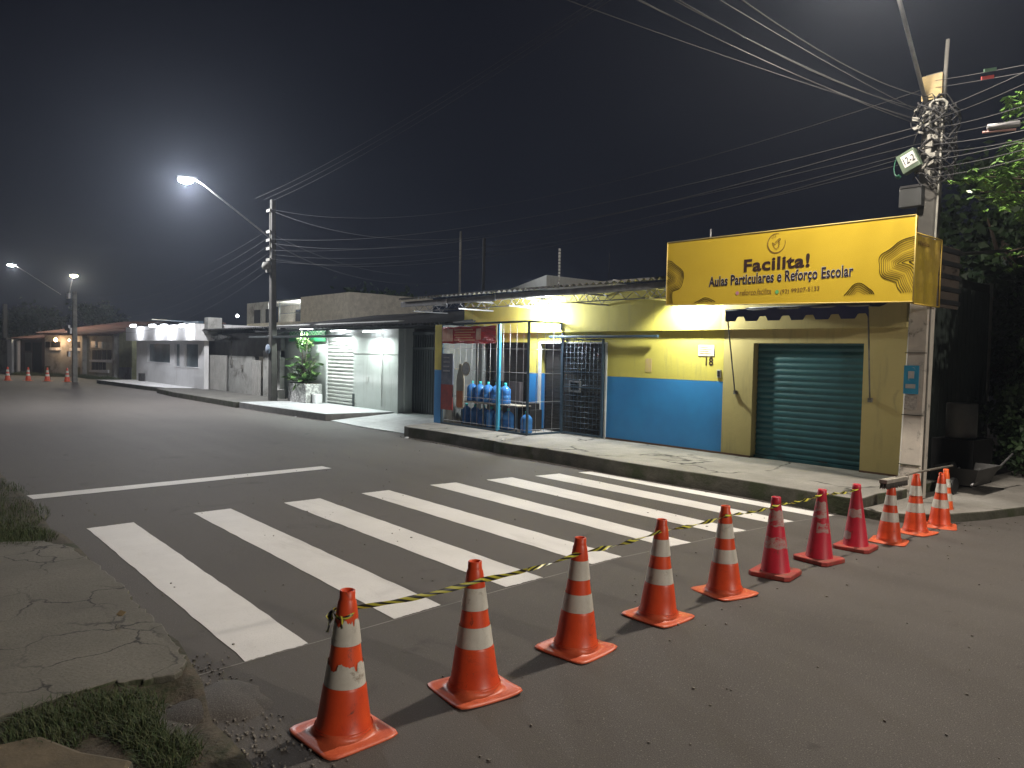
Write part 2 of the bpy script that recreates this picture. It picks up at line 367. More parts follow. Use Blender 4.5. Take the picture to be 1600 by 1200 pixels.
# main sidewalk before the yellow shop (slab with kerb), z .25
def arc(cx, cy, r, a0, a1, n=8): return [(cx+r*cos(R(a0+(a1-a0)*i/n)), cy+r*sin(R(a0+(a1-a0)*i/n))) for i in range(n+1)]
def slab(name, pts, z1, mtop, mside, z0=-.1, bev=.02):
    m_ = MB(); m_.prism(pts, z0, z1, 0, 1); return struct(m_.build(name, [mtop, mside], None, bev))
front = [(-15.5, 9.80)]
for i in range(1, 42):
    x = -15.5+11.0*i/41; front.append((x, 9.72+.035*sin(x*1.7)+random.uniform(-.012, .012)+(.06 if x < -12 else 0)))
slab('sidewalk', front+[(-4.45, 9.80), (-4.50, 10.35), (-4.42, 10.9), (-4.45, 11.9), (-4.45, 12.3), (-15.95, 12.3), (-15.98, 11.1), (-15.75, 10.1)], .25, M['walk'], M['kerb'])
# lower corner sidewalk that turns into the side street
slab('corner_sidewalk', [(-4.48, 9.78), (-4.2, 9.76), (-3.9, 9.95), (-3.62, 10.4), (-3.4, 11.0), (-3.2, 11.8), (-3.0, 13), (-2.9, 15), (-2.9, 40), (-4.45, 40), (-4.45, 10)], .12, M['walk'], M['kerb'])
# sidewalks towards the far left
slab('tiled_platform', [(-26.0, 9.72), (-24, 9.78), (-20.15, 10.05), (-20.0, 11.9), (-20.0, 12.9), (-26, 12.9)], .20, M['tile'], M['tile_side'])
m_ = MB(); m_.prism([(-20.0, 10.15), (-18, 10.0), (-15.85, 10.1), (-15.95, 12.9), (-20.0, 12.9)], -.1, .02)
for i, v in enumerate(m_.v):
    if v[2] > 0 and v[1] > 12: m_.v[i] = (v[0], v[1], .20)
struct(m_.build('tiled_ramp', M['tile']))
slab('grey_sidewalk', [(-36, 9.75), (-33, 9.55), (-26.02, 9.62), (-26.02, 12.6), (-36, 12.6)], .20, mat('grey_cement_walk', (.12, .115, .10), .9, (.08, .078, .07), 1.5), M['kerb'])
slab('white_platform', [(-46.3, 9.45), (-38.4, 10.0), (-36.6, 10.3), (-36.02, 11.4), (-36.02, 12.4), (-46.3, 12.4)], .20, M['white'], M['kerb'])
# ------------------------------------------------------------------ near left verge with cracked slab
def vnoise(x, y): return .5*sin(x*1.9+1.3)*cos(y*2.3)+.3*sin(x*4.1+y*3.3)+.2*cos(x*8.3-y*6.1)
m_ = MB(); nx, ny = 90, 30
ex = lambda x: 1.52+.03*sin(x*2.1)+.02*sin(x*7) if x < -4.6 else 1.52-.14*(x+4.6)/.6 if x < -4.0 else 1.38
idx = {}
for i in range(nx+1):
    x = -3.35-(i/nx)**1.8*60
    for j in range(ny+1):
        t = j/ny; y = ex(x)-t*t*22
        z = .055+.03*vnoise(x, y) if t > .0 else -.02
        if i == 0: z = -.02
        hole = math.exp(-(((x+4.22)/.25)**2+((y-1.22)/.13)**2)); z -= .13*hole
        if j == 1: z = min(z, .06)
        idx[i, j] = len(m_.v); m_.v.append((x, y, z))
for i in range(nx):
    for j in range(ny):
        m_.f.append((idx[i, j], idx[i+1, j], idx[i+1, j+1], idx[i, j+1])); m_.m.append(0); m_.sm.append(True)
struct(m_.build('verge', M['dirt']))
edge = [(-8.6, 1.28), (-8.2, 1.44), (-7.6, 1.5), (-7.0, 1.53), (-6.5, 1.54), (-6.1, 1.50), (-5.7, 1.53), (-5.3, 1.5), (-5.0, 1.49), (-4.72, 1.47), (-4.6, 1.36), (-4.62, 1.2), (-4.7, 1.05), (-4.68, .8), (-4.62, .55), (-4.5, .3), (-4.6, -.4), (-4.7, -2.2), (-9.4, -2.2), (-9.2, -.5), (-8.9, .6)]
jag = []
for i in range(len(edge)):
    a, b_ = Vector(edge[i]), Vector(edge[(i+1) % len(edge)])
    for k in range(6):
        p = a.lerp(b_, k/6); jag.append((p.x+random.uniform(-.02, .02), p.y+random.uniform(-.02, .02)))
slab('cracked_sidewalk', jag, .085, M['oldwalk'], M['kerb'], -.05, .02)
slab('broken_concrete_slab', [(-4.25, .62), (-3.95, .75), (-3.72, .92), (-3.5, .80), (-3.45, .45), (-3.6, .1), (-4.3, .1)], .10, mat('tan_concrete', (.15, .115, .07), .9, (.10, .08, .05), 5, bmp=.5, bsc=30, bd=.01), M['kerb'], -.05, .03)
def blades(name, spots, n, label, hmin=.05, hmax=.14, m=None):
    b_ = MB()
    for _ in range(n):
        cx_, cy_, rx, ry = random.choice(spots); a = random.uniform(0, 2*pi); q = math.sqrt(random.random())
        x = cx_+rx*q*cos(a); y = cy_+ry*q*sin(a); h = random.uniform(hmin, hmax)*(1.1-q*.5); d = random.uniform(0, 2*pi); w = random.uniform(.0015, .0035)
        l = random.uniform(.02, .10); z = .04; px_, py_ = w*cos(d+pi/2), w*sin(d+pi/2)
        p1 = (x+l*.35*cos(d), y+l*.35*sin(d), z+h*.7); p2 = (x+l*cos(d), y+l*sin(d), z+h)
        b_.face([(x-px_, y-py_, z), (x+px_, y+py_, z), (p1[0]+px_*.8, p1[1]+py_*.8, p1[2]), (p1[0]-px_*.8, p1[1]-py_*.8, p1[2])])
        b_.face([(p1[0]-px_*.8, p1[1]-py_*.8, p1[2]), (p1[0]+px_*.8, p1[1]+py_*.8, p1[2]), p2])
    return tag(b_.build(name, m or M['grass']), label, 'grass', None, 'stuff')
blades('grass', [(-4.35, 1.0, .28, .22), (-4.05, 1.02, .20, .12), (-4.5, .8, .18, .3), (-4.3, .65, .25, .2), (-3.75, 1.08, .2, .14)], 5200, 'green grass growing round the broken kerb at the front left corner', .03, .11)
blades('grass', [(-9.3, .9, .8, .5), (-8.9, 1.15, .45, .3), (-10.4, 1.1, 1, .5), (-12, 1, 1.2, .6), (-9.6, 0, 1, .8)], 8000, 'patch of taller green grass beyond the cracked sidewalk on the left', .04, .12)
blades('grass', [(-53.5, 10.4, 3.2, .45), (-57, 9.2, 2.5, .8), (-60, 8, 2.4, .8), (-50, 10.9, 2.5, .4)], 9000, 'grass strip in front of the far houses', .1, .3)
m_ = MB(); m_.lathe([(0.001, .045), (.06, .043), (.15, .034), (.23, .018), (.29, -.01)], 20, 0, (0, 0, 0), lambda t, z: .14*sin(3*t)+.06*sin(7*t+1))
tag(m_.build('asphalt_lump', M['asphalt'], None, 0, (-4.25, 1.50, 0)), 'low dark lump of asphalt beside the broken kerb and drain hole', 'asphalt lump')
m_ = MB()
for a in range(3): m_.obox((-5.75+.02*a, 1.32, .135+.006*a), (.03, .012*(a-1), .0), (-.006, .014, .01), (0, 0, .0015))
tag(m_.build('fallen_leaf', mat('dry_leaf', (.32, .24, .13), .8)), 'small curled dry leaf on the cracked sidewalk edge', 'leaf')
# gutter grit and litter
litter = [(-15.1, 9.62, 'crumpled white wrapper in the gutter at the end of the raised sidewalk', .07, .03, 'white'), (-11.9, 9.9, 'white crumpled scrap lying on the kerb top near the cage', .05, .03, 'white'),
          (-3.62, 11.15, 'pale stick lying in the gutter past the last cone', .12, .008, 'white'), (-21.7, 9.85, 'small white scrap beside the tiled platform edge', .05, .02, 'white')]
for x, y, lb, a, b_, mm in litter:
    m_ = MB(); zb = .25 if 'kerb top' in lb else 0
    for k in range(3): m_.obox((x+random.uniform(-.2, .2)*a, y+random.uniform(-.2, .2)*a, zb+b_*.6), (a*.6, a*.15*(k-1), 0), (-.01, b_, .006), (0, .002, b_*.4))
    tag(m_.build('litter_scrap', M[mm], None, .003), lb, 'litter')
m_ = MB()
for _ in range(420):
    y = 9.68+random.gauss(0, .012)-abs(random.gauss(0, .03)); x = random.uniform(-15.4, -4.4); r_ = random.uniform(.004, .013)
    if random.random() < .3: x = random.uniform(-15.5, -13.5)
    if random.random() < .15: x, y = random.uniform(-4.2, -3.0), random.uniform(9.7, 11.8)
    if x > -4.4 and y > 9.6 and x < -3.95+(y-9.7)*.36: continue
    m_.obox((x, y, r_*.4), (r_, random.uniform(-.4, .4)*r_, 0), (random.uniform(-.4, .4)*r_, r_*.8, 0), (0, 0, r_*.5))
tag(m_.build('gravel', mat('gutter_gravel', (.14, .13, .11), .9)), 'loose grit and pebbles along the kerb gutter', 'gravel', None, 'stuff')
m_ = MB()
for _ in range(900):
    x = random.uniform(-14, 1); y = random.uniform(-1.5, 9.4); r_ = random.uniform(.0025, .008)
    if random.random() < .5: x, y = random.uniform(-5, -3), 1.45+random.gauss(0, .15)
    m_.obox((x, y, r_*.5+.003), (r_, random.uniform(-.5, .5)*r_, 0), (random.uniform(-.5, .5)*r_, r_*.8, 0), (0, 0, r_*.6))
tag(m_.build('gravel', mat('road_chips', (.22, .2, .17), .8)), 'tiny loose chips scattered over the asphalt', 'gravel', None, 'stuff')
# ------------------------------------------------------------------ traffic cones
def flange(hw, z, thick, lift, mats, name, parent, rcone, rc=.055):
    """square rounded rubber base with a moulded collar rising to the cone"""
    m_ = MB(); seg = 48
    def sq(t, h):
        c, s_ = cos(t), sin(t); k = 9
        return h/((abs(c)**k+abs(s_)**k)**(1/k))
    rings = []
    def ring(fr, z_, blend=0, curl=0):
        n0 = len(m_.v)
        for k in range(seg):
            t = 2*pi*k/seg; q = sq(t, hw)*fr if blend == 0 else sq(t, hw)*fr*(1-blend)+rcone*blend
            corner = abs(sin(2*t))**6
            zz = z_+curl*corner*lift*(1+.6*sin(t*1.0+.8))
            m_.v.append((q*cos(t), q*sin(t), zz))
        rings.append(n0)
    ring(.98, 0, 0, 1); ring(1.0, thick*.5, 0, 1); ring(.98, thick, 0, 1); ring(.86, thick*1.1, 0, .5); ring(.74, thick*1.15, .12, .1)
    ring(.70, thick*1.5, .5); ring(.6, thick+.025, .85); ring(.5, thick+.045, 1)
    for a, b_ in zip(rings, rings[1:]):
        for k in range(seg):
            k2 = (k+1) % seg; m_.f.append((a+k, a+k2, b_+k2, b_+k)); m_.m.append(0); m_.sm.append(True)
    return m_.build(name, mats, parent, 0, (0, 0, z))
def crn(r_a, z_a, r_b, z_b, z): return r_a+(r_b-r_a)*(z-z_a)/(z_b-z_a)
def make_cone(mbody, mfl, torn=False, lift=.012):
    t = thing('traffic_cone', (0, 0, 0), None, 'traffic cone')
    flange(.215, 0, .012, lift, mfl, 'base', t, .148)
    pr = lambda z: crn(.142, .03, .045, .70, z)
    m_ = MB(); m_.lathe([(.150, .045), (pr(.07), .07), (pr(.15)+.001, .15), (pr(.255)+.002, .255), (pr(.262)+.001, .262), (pr(.275)-.004, .275), (pr(.36)-.004, .36), (pr(.48)-.004, .48), (pr(.60)-.003, .60),
        (pr(.615), .615), (pr(.66), .66), (pr(.69), .69), (pr(.70)-.003, .70), (.040, .708), (.039, .748), (.036, .75), (.030, .748), (.028, .70), (.04, .5)], 36, 0, (0, 0, 0), lambda a, z: .012*sin(2*a+z*9))
    m_.build('body', mbody, t, 0, (0, 0, 0))
    for k, (za, zb) in enumerate(((.478, .602), (.270, .385))):
        m_ = MB(); seg = 72; n0 = 0
        for zz, edge_ in ((za, 0), ((za+zb)/2, 0), (zb, 1)):
            for q in range(seg):
                a = 2*pi*q/seg; z_ = zz
                if torn and edge_: z_ += (-.028 if 0 < ((a+.3) % 1.7) < .45 else .01*sin(5*a)) + .006*random.uniform(-1, 1)
                r_ = pr(z_)+.0005; r_ *= 1+.012*sin(2*a+z_*9); m_.v.append((r_*cos(a), r_*sin(a), z_))
        for i in range(2):
            for q in range(seg):
                q2 = (q+1) % seg; m_.f.append((i*seg+q, i*seg+q2, (i+1)*seg+q2, (i+1)*seg+q)); m_.m.append(0); m_.sm.append(True)
        m_.build('reflective_band', M['band'], t, 0, (0, 0, 0))
    return t
def make_red(bands):
    t = thing('traffic_cone', (0, 0, 0), None, 'traffic cone')
    m_ = MB(); m_.prism([(.19*x+.03*cx_, .19*y+.03*cy_) for x, y, cx_, cy_ in ((-1,-.8,0,0),(-.8,-1,0,0),(.8,-1,0,0),(1,-.8,0,0),(1,.8,0,0),(.8,1,0,0),(-.8,1,0,0),(-1,.8,0,0))], 0, .045)
    m_.build('base', M['conebase'], t, .01, (0, 0, 0))
    pr = lambda z: crn(.130, .045, .036, .72, z)
    m_ = MB(); m_.lathe([(.134, .04), (pr(.06), .06), (pr(.3), .3), (pr(.5), .5), (pr(.66), .66), (.046, .665), (.042, .715), (.037, .72), (.03, .715), (.03, .6)], 36, 0, (0, 0, 0), lambda a, z: .012*sin(3*a+z*5))
    m_.build('body', M['conered'], t, 0, (0, 0, 0))
    for (za, zb, a0, a1) in bands:
        m_ = MB(); seg = 40
        for zz in (za, (za+zb)/2, zb):
            for q in range(seg+1):
                a = R(a0+(a1-a0)*q/seg); z_ = zz+.006*sin(a*6+zz*40); r_ = (pr(z_)+.0015)*(1+.012*sin(3*a+z_*5)); m_.v.append((r_*cos(a), r_*sin(a), z_))
        for i in range(2):
            for q in range(seg):
                b0 = i*(seg+1)+q; m_.f.append((b0, b0+1, b0+seg+2, b0+seg+1)); m_.m.append(0); m_.sm.append(True)
        m_.build('faded_band', M['bandold'], t, 0, (0, 0, 0))
    return t
cone0 = make_cone(M['cone'], M['coneflange'], True, .002)
coneB = make_cone(M['cone'], M['coneflange'], False, .006)
coneC = make_cone(M['conebright'], M['conebright'], False, .002)
red1 = make_red([(.46, .60, 0, 360), (.26, .36, 0, 360)])
red2 = make_red([(.44, .60, 200, 350), (.30, .39, 280, 372)])
red3 = make_red([(.36, .45, 230, 330), (.12, .20, 200, 265)])
GC = 'orange and white traffic cones in a row across the street'; GR = 'faded pinkish red traffic cones in the row'
row = [(-3.52, 1.88, .76, cone0, 4, 'nearest orange cone with torn bands and a knot of striped tape', GC),
 (-3.51, 2.74, .775, coneB, -6, 'second nearest orange cone, two clean white bands, tape passing in front of its tip', GC),
 (-3.59, 3.68, .77, coneB, 8, 'orange cone between the cone with an upturned base corner and the second nearest cone', GC),
 (-3.66, 4.65, .76, coneB, 2, 'orange cone with its left base corner curled up, fourth from the nearest', GC),
 (-3.70, 5.60, .75, coneB, -12, 'orange cone standing next to the first red cone, small holes near its tip', GC),
 (-3.72, 6.45, .735, red1, 10, 'pinkish red cone with two faded bands, nearest of the three red ones', GR),
 (-3.72, 7.27, .725, red2, -5, 'pinkish red cone with one patchy band, middle of the three red ones', GR),
 (-3.73, 8.08, .70, red3, 6, 'pinkish red cone almost without bands, where the striped tape ends', GR),
 (-3.65, 8.71, .66, coneB, 14, 'orange cone with a dark scuff under the broom head', GC),
 (-3.66, 9.45, .70, coneB, -8, 'orange cone under the middle of the broom handle', GC),
 (-3.62, 10.07, .67, coneB, 20, 'orange cone under the far end of the broom handle', GC),
 (-3.80, 10.70, .64, coneC, 38, 'bright orange cone at the far end of the row, leaning against the kerb side', GC)]
used = set()
for x, y, h, src, rz, lb, gp in row:
    s_ = h/(.72 if 'red' in gp else .75)
    if id(src) not in used:
        used.add(id(src)); o = src; o.location = (x, y, 0); o.rotation_euler = (0, 0, R(rz)); o['label'] = lb; o['group'] = gp
    else: o = dup(src, (x, y, 0), R(rz), lb, gp)
    o.scale = (s_*random.uniform(.98, 1.02), s_*random.uniform(.98, 1.02), s_)
    k_ = len(o['label']) % 5; o.rotation_euler = (R([-.5, .6, -.9, .4, 1.0][k_]), R([.7, -.6, .3, -1.0, .5][k_]), R(rz))
    o['category'] = 'traffic cone'
for i, (px, py, src) in enumerate([(12, 594.5, coneB), (44, 595, coneB), (74, 595.5, coneB), (105, 596.5, coneB)]):
    p = G(px, py); o = dup(src, (p.x, p.y, 0), R(20*i), ['leftmost of four distant cones across the street', 'second from left of four distant cones across the street', 'third from left of four distant cones across the street', 'rightmost of four distant cones, before the far utility pole'][i], 'distant cones closing the far end of the street')
# dark scuff on the ninth cone
m_ = MB(); 
for k in range(3): m_.obox((-3.555+.012*k, 8.625-.012+.01*k, .33+.02*(k % 2)), (.008, .008, 0), (-.002, .002, .001), (.0, .0, .035))
# ------------------------------------------------------------------ striped tape
def tapemat():
    m, nt, b = nodes('yellow_black_tape'); uv = nt.nodes.new('ShaderNodeUVMap')
    sp = nt.nodes.new('ShaderNodeSeparateXYZ'); nt.links.new(uv.outputs['UV'], sp.inputs[0])
    a = nt.nodes.new('ShaderNodeMath'); a.operation = 'ADD'; nt.links.new(sp.outputs[0], a.inputs[0]); nt.links.new(sp.outputs[1], a.inputs[1])
    f = nt.nodes.new('ShaderNodeMath'); f.operation = 'FRACT'; nt.links.new(a.outputs[0], f.inputs[0])
    g_ = nt.nodes.new('ShaderNodeMath'); g_.operation = 'GREATER_THAN'; g_.inputs[1].default_value = .5; nt.links.new(f.outputs[0], g_.inputs[0])
    nt.links.new(mixc(nt, g_.outputs[0], (.015, .014, .012), (.46, .43, .05)), b.inputs['Base Color']); b.inputs['Roughness'].default_value = .35
    return m
M['tape'] = tapemat()
def ribbon(path, width, twist, name, parent, period=.13, wob=0):
    me_v, me_f, uvs = [], [], []; L = 0; prev = None
    for i, p in enumerate(path):
        p = Vector(p); 
        if prev is not None: L += (p-prev).length
        prev = p; d = (Vector(path[min(i+1, len(path)-1)])-Vector(path[max(i-1, 0)])).normalized()
        a = d.cross(Vector((0, 0, 1)));  a = a.normalized() if a.length > .01 else Vector((1, 0, 0)); b_ = a.cross(d)
        th = twist(L); w = width*(1+wob*sin(L*23))/2; dirv = a*cos(th)+b_*sin(th)
        # folded ribbon: middle vertex pushed out a little
        me_v += [p-dirv*w, p+d.cross(dirv)*.004, p+dirv*w]; uvs += [(L/period, 0), (L/period, .5), (L/period, 1)]
    me_f = []
    for i in range(len(path)-1):
        q = i*3; me_f += [(q, q+1, q+4, q+3), (q+1, q+2, q+5, q+4)]
    me = bpy.data.meshes.new(name); me.from_pydata([tuple(v) for v in me_v], [], me_f); me.materials.append(M['tape'])
    ul = me.uv_layers.new(name='UVMap')
    for l in me.loops: ul.data[l.index].uv = uvs[l.vertex_index]
    for p in me.polygons: p.use_smooth = True
    o = bpy.data.objects.new(name, me); COL.objects.link(o)
    if parent: o.parent = parent; o.matrix_parent_inverse = parent.matrix_basis.inverted()
    return o
tape = thing('barrier_tape', (-3.5, 1.9, .68), 'twisted yellow and black striped tape strung from cone tip to cone tip', 'tape')
kn = [(-3.52, 1.94, .655), (-3.465, 2.74, .672), (-3.555, 3.68, .675), (-3.63, 4.65, .680), (-3.67, 5.60, .680), (-3.69, 6.45, .672), (-3.69, 7.27, .685), (-3.70, 8.10, .655)]
path = []
for i in range(len(kn)-1):
    a, b_ = Vector(kn[i]), Vector(kn[i+1]); n = 60
    for k in range(n+(1 if i == len(kn)-2 else 0)):
        t = k/n; p = a.lerp(b_, t); p.z -= 4*.018*t*(1-t); path.append(p)
tw = lambda L: (1.0+.9*sin(L*2.5) if L < 1.2 else L*9 if L < 3.6 else 32+L*16)
ribbon(path, .027, tw, 'tape_line', tape, .10, .2)
cx1 = Vector((-3.52, 1.88, 0))
wrap = [cx1+Vector((.058*cos(a), .058*sin(a), .64+.012*sin(2*a))) for a in [i*pi/14 for i in range(30)]]
ribbon(wrap, .018, lambda L: pi/2+.4*sin(L*20), 'knot', tape, .08)
tail = [cx1+Vector((-.052+.0*k, -.030-.004*k, .645-.02*k)) for k in range(6)]
ribbon([Vector((p.x-.02*sin(i), p.y-.012*i*.6, p.z)) for i, p in enumerate(tail)], .05, lambda L: L*20, 'tail', tape, .07)
tail = [cx1+Vector((.045+.008*k, -.035-.006*k, .640-.010*k)) for k in range(6)]
ribbon(tail, .03, lambda L: .5+L*25, 'tail', tape, .07)
# ------------------------------------------------------------------ broom laid over the cone tips
br = thing('push_broom', (-3.65, 8.75, .68), 'wide push broom lying across the tops of three cones', 'broom')
A = FX(1348, 741, -3.55); B = FX(1415, 741, -3.75)
A = Vector((-3.52, 8.42, .0)); 
hc = Vector((-3.62, 8.72, .705)); hd = Vector((.02, 1, .0)).normalized(); hn = Vector((0, 0, 1))
m_ = MB(); m_.obox(hc, hd*.27, Vector((.045, 0, 0)), hn*.022); m_.build('head', mat('grey_wood_broom_head', (.33, .30, .26), .8, (.2, .18, .15), 9), br, .006)
m_ = MB()
for k in range(60):
    t = -.26+.52*k/59
    for s_ in (-1, 0, 1): m_.tube([hc+hd*t+Vector((s_*.03, 0, -.018)), hc+hd*(t+random.uniform(-.01, .01))+Vector((s_*.036+random.uniform(-.006, .006), 0, -.075-random.uniform(0, .012)))], .005, 4)
m_.build('bristles', mat('worn_grey_bristles', (.09, .08, .07), .9), br)
m_ = MB(); m_.tube([hc+Vector((0, .05, .02)), Vector((-3.66, 9.45, .722)), Vector((-3.60, 10.35, .735))], .013, 10); m_.build('handle', mat('worn_broom_handle', (.19, .17, .14), .7), br)
# ------------------------------------------------------------------ yellow shop
FYW = 12.1
shop = thing('yellow_shop', (-10, 12.1, .25), 'single storey yellow and blue painted shop with grey corrugated eave', 'building')
def wallrects(name, rects, y0, y1, parent, mats):
    m_ = MB()
    for (xa, xb, za, zb, mi) in rects: m_.box((xa, y0, za), (xb, y1, zb), mi)
    return m_.build(name, mats, parent)
W3 = [M['yellow'], M['blue'], M['yellow2'], M['base_strip'], mat('cage_dim_grey', (.16, .17, .16), .85)]  # last grey puts the dimness inside the cage into the wall colour
wallrects('wall', [(-15.95, -15.45, .27, 2.56, 4), (-13.62, -13.30, 1.6, 2.33, 0), (-13.62, -13.30, .27, 1.598, 1),
    (-15.45, -11.07, 2.335, 2.56, 0), (-11.07, -8.17, 1.602, 2.56, 0), (-11.07, -8.17, .27, 1.598, 1), (-8.168, -7.55, .25, 2.56, 2), (-7.55, -5.57, 2.315, 2.56, 2), (-5.57, -4.9, .25, 2.56, 2)], 12.1, 12.35, shop, W3)
for q_ in ((-15.95, -15.47, .2, .275, 3), (-11.07, -7.55, .2, .285, 3), (-5.57, -4.91, .2, .28, 3)): wallrects('skirting', [q_], 12.085, 12.3, shop, W3)
wallrects('upper_beam', [(-16.1, -8.17, 2.56, 3.46, 0), (-8.168, -4.89, 2.56, 3.46, 2)], 11.99, 12.36, shop, W3)
m_ = MB(); m_.box((-15.98, 10.98, .25), (-15.68, 11.04, 1.6), 1); m_.box((-15.98, 10.98, 1.602), (-15.68, 11.04, 2.74), 0); m_.box((-15.98, 11.042, .25), (-15.682, 12.08, 2.738), 4); m_.build('party_wall', W3, shop, .008)
m_ = MB(); m_.box((-16, 15.5, .1), (-4.9, 15.7, 3.5)); m_.box((-16.1, 12.362, .1), (-15.9, 15.498, 3.4)); m_.build('rear_wall', M['dirtywall'], shop); m_ = MB(); m_.box((-4.93, 12.352, .1), (-4.90, 15.5, 3.46)); m_.build('side_wall', mat('side_wall_shade', (.04, .045, .04), .9), shop)  # yellow side wall coloured dark, its shade put into the colour
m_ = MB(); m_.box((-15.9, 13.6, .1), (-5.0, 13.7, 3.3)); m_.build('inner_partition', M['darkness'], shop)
# corrugated roof
def corrugated(name, x0, x1, y0, z0, y1, z1, parent, m, pitch=.177, amp=.025, thick=.008, along='x'):
    m_ = MB(); n = max(4, int((x1-x0)/pitch*8)); vs = []
    for i in range(n+1):
        x = x0+(x1-x0)*i/n; dz = amp*sin(2*pi*x/pitch)
        vs.append(((x, y0, z0+dz), (x, y1, z1+dz), (x, y0, z0+dz-thick), (x, y1, z1+dz-thick)))
    for a, b_ in zip(vs, vs[1:]):
        m_.face([a[0], b_[0], b_[1], a[1]], 0, False); m_.face([a[2], a[3], b_[3], b_[2]], 0, False); m_.face([a[0], a[2], b_[2], b_[0]])
    return m_.build(name, m, parent)
corrugated('roof', -17.0, -4.6, 10.52, 3.41, 15.9, 4.12, shop, M['roof'])
m_ = MB(); m_.box((-17.0, 10.58, 3.20), (-14.95, 10.62, 3.335)); m_.box((-14.93, 10.59, 3.21), (-13.1, 10.63, 3.34)); m_.box((-13.08, 10.585, 3.24), (-4.6, 10.625, 3.35)); m_.build('fascia', M['greymetal'], shop, .004)
m_ = MB()
for x in (-16.9, -14.9, -13.0, -11.0, -9.1, -7.0, -5.0):
    m_.box((x-.02, 10.63, 3.30), (x+.02, 12.0, 3.335)); m_.box((x-.02, 10.9, 3.10), (x+.02, 12.0, 3.13))
    for k in range(6): m_.tube([(x, 10.9+.18*k, 3.12 if k % 2 else 3.31), (x, 11.08+.18*k, 3.31 if k % 2 else 3.12)], .008, 5)
for k in range(60):
    xa = -16.9+.2*k; m_.tube([(xa, 11.3, 3.16 if k % 2 else 3.30), (xa+.2, 11.3, 3.30 if k % 2 else 3.16)], .007, 5)
m_.box((-17, 11.28, 3.14), (-4.7, 11.32, 3.16)); m_.box((-17, 11.28, 3.305), (-4.7, 11.32, 3.33))
m_.build('eave_truss', M['greymetal'], shop)
# teal rolling shutter
def shutter(name, xa, xb, za, zb, y, m, parent, pitch=.085, depth=.018):
    m_ = MB(); n = int((zb-za)/pitch*6); pr = []
    for i in range(n+1):
        z = za+(zb-za)*i/n; ph = ((z-za)/pitch) % 1
        d = -depth*(sin(pi*min(ph/.8, 1))**.7 if ph < .8 else 0)
        pr.append((y+d, z))
    for a, b_ in zip(pr, pr[1:]): m_.face([(xa, a[0], a[1]), (xb, a[0], a[1]), (xb, b_[0], b_[1]), (xa, b_[0], b_[1])], 0, True)
    return m_.build(name, m, parent)
rs = shutter('rolling_shutter', -7.53, -5.59, .30, 2.32, 12.24, M['teal'], shop, .105, .013)
m_ = MB(); m_.box((-7.54, 12.20, .255), (-5.58, 12.25, .302)); m_.build('bottom_rail', M['teal'], rs)
m_ = MB(); m_.box((-6.3, 12.18, .31), (-6.15, 12.2, .33)); m_.build('handle', M['black'], rs)
# dark slatted gates
def slats(name, xa, xb, za, zb, y, parent, pitch=.075):
    m_ = MB(); z = za
    while z < zb: 
        m_.box((xa, y-.006-.008*random.random(), z), (xb, y+.02, z+pitch*.82)); z += pitch
    m_.box((xa, y+.022, za), (xb, y+.04, zb))
    return m_.build(name, M['dark_slat'], parent)
dg = slats('slatted_gate', -13.12, -11.12, .28, 2.33, 12.22, shop)
m_ = MB(); m_.box((-12.3, 12.17, 1.2), (-11.95, 12.205, 1.24)); m_.box((-12.3, 12.17, 1.42), (-11.95, 12.205, 1.46)); m_.box((-12.3, 12.17, 1.242), (-12.27, 12.205, 1.418)); m_.box((-11.98, 12.17, 1.242), (-11.95, 12.205, 1.418)); m_.build('letter_flap', M['greymetal'], dg)
slats('slatted_gate', -15.42, -13.66, .28, 2.33, 12.30, shop, .16)
m_ = MB(); m_.box((-13.26, 12.07, .25), (-13.18, 12.12, 2.334)); m_.box((-13.176, 12.06, 2.30), (-11.09, 12.12, 2.336)); m_.box((-11.115, 12.07, .25), (-11.07, 12.14, 2.298)); m_.build('door_frame', M['whitemetal'], shop, .004)
m_ = MB(); m_.box((-15.0, 12.15, 1.35), (-14.75, 12.28, 2.32)); m_.box((-14.45, 12.15, .3), (-14.0, 12.28, 1.35)); m_.build('grey_cupboard', mat('dim_cupboard', (.06, .05, .05), .7), shop)
# pipe rail, number, notice, switch, patches
m_ = MB(); m_.box((-12.75, 11.93, 2.42), (-9.60, 11.985, 2.475)); m_.build('pipe_rail', M['bluemetal'], shop, .01)
text('house_number', '18', (-8.56, 12.093, 1.89), .17, .155, M['ink'], shop, .02)
m_ = MB(); m_.box((-8.73, 12.088, 2.07), (-8.37, 12.098, 2.28)); nt_ = m_.build('paper_notice', mat('notice_paper', (.62, .58, .50), .8), shop)
for k in range(4):
    m_ = MB(); m_.box((-8.70, 12.085, 2.235-.04*k), (-8.70+random.uniform(.18, .29), 12.087, 2.243-.04*k)); m_.build('notice_line', M['ink3'], nt_)
m_ = MB(); m_.box((-8.29, 12.075, 1.67), (-8.21, 12.099, 1.82)); sw = m_.build('doorbell_plate', M['label'], shop, .004)
m_ = MB(); m_.box((-8.275, 12.062, 1.69), (-8.225, 12.074, 1.80)); m_.build('doorbell_button', M['black'], sw, .004)
m_ = MB(); m_.box((-10.02, 12.094, 1.72), (-9.86, 12.099, 2.0)); m_.build('pink_poster_scrap', mat('peeling_scrap', (.5, .35, .22), .8, (.55, .44, .10), 12), shop)
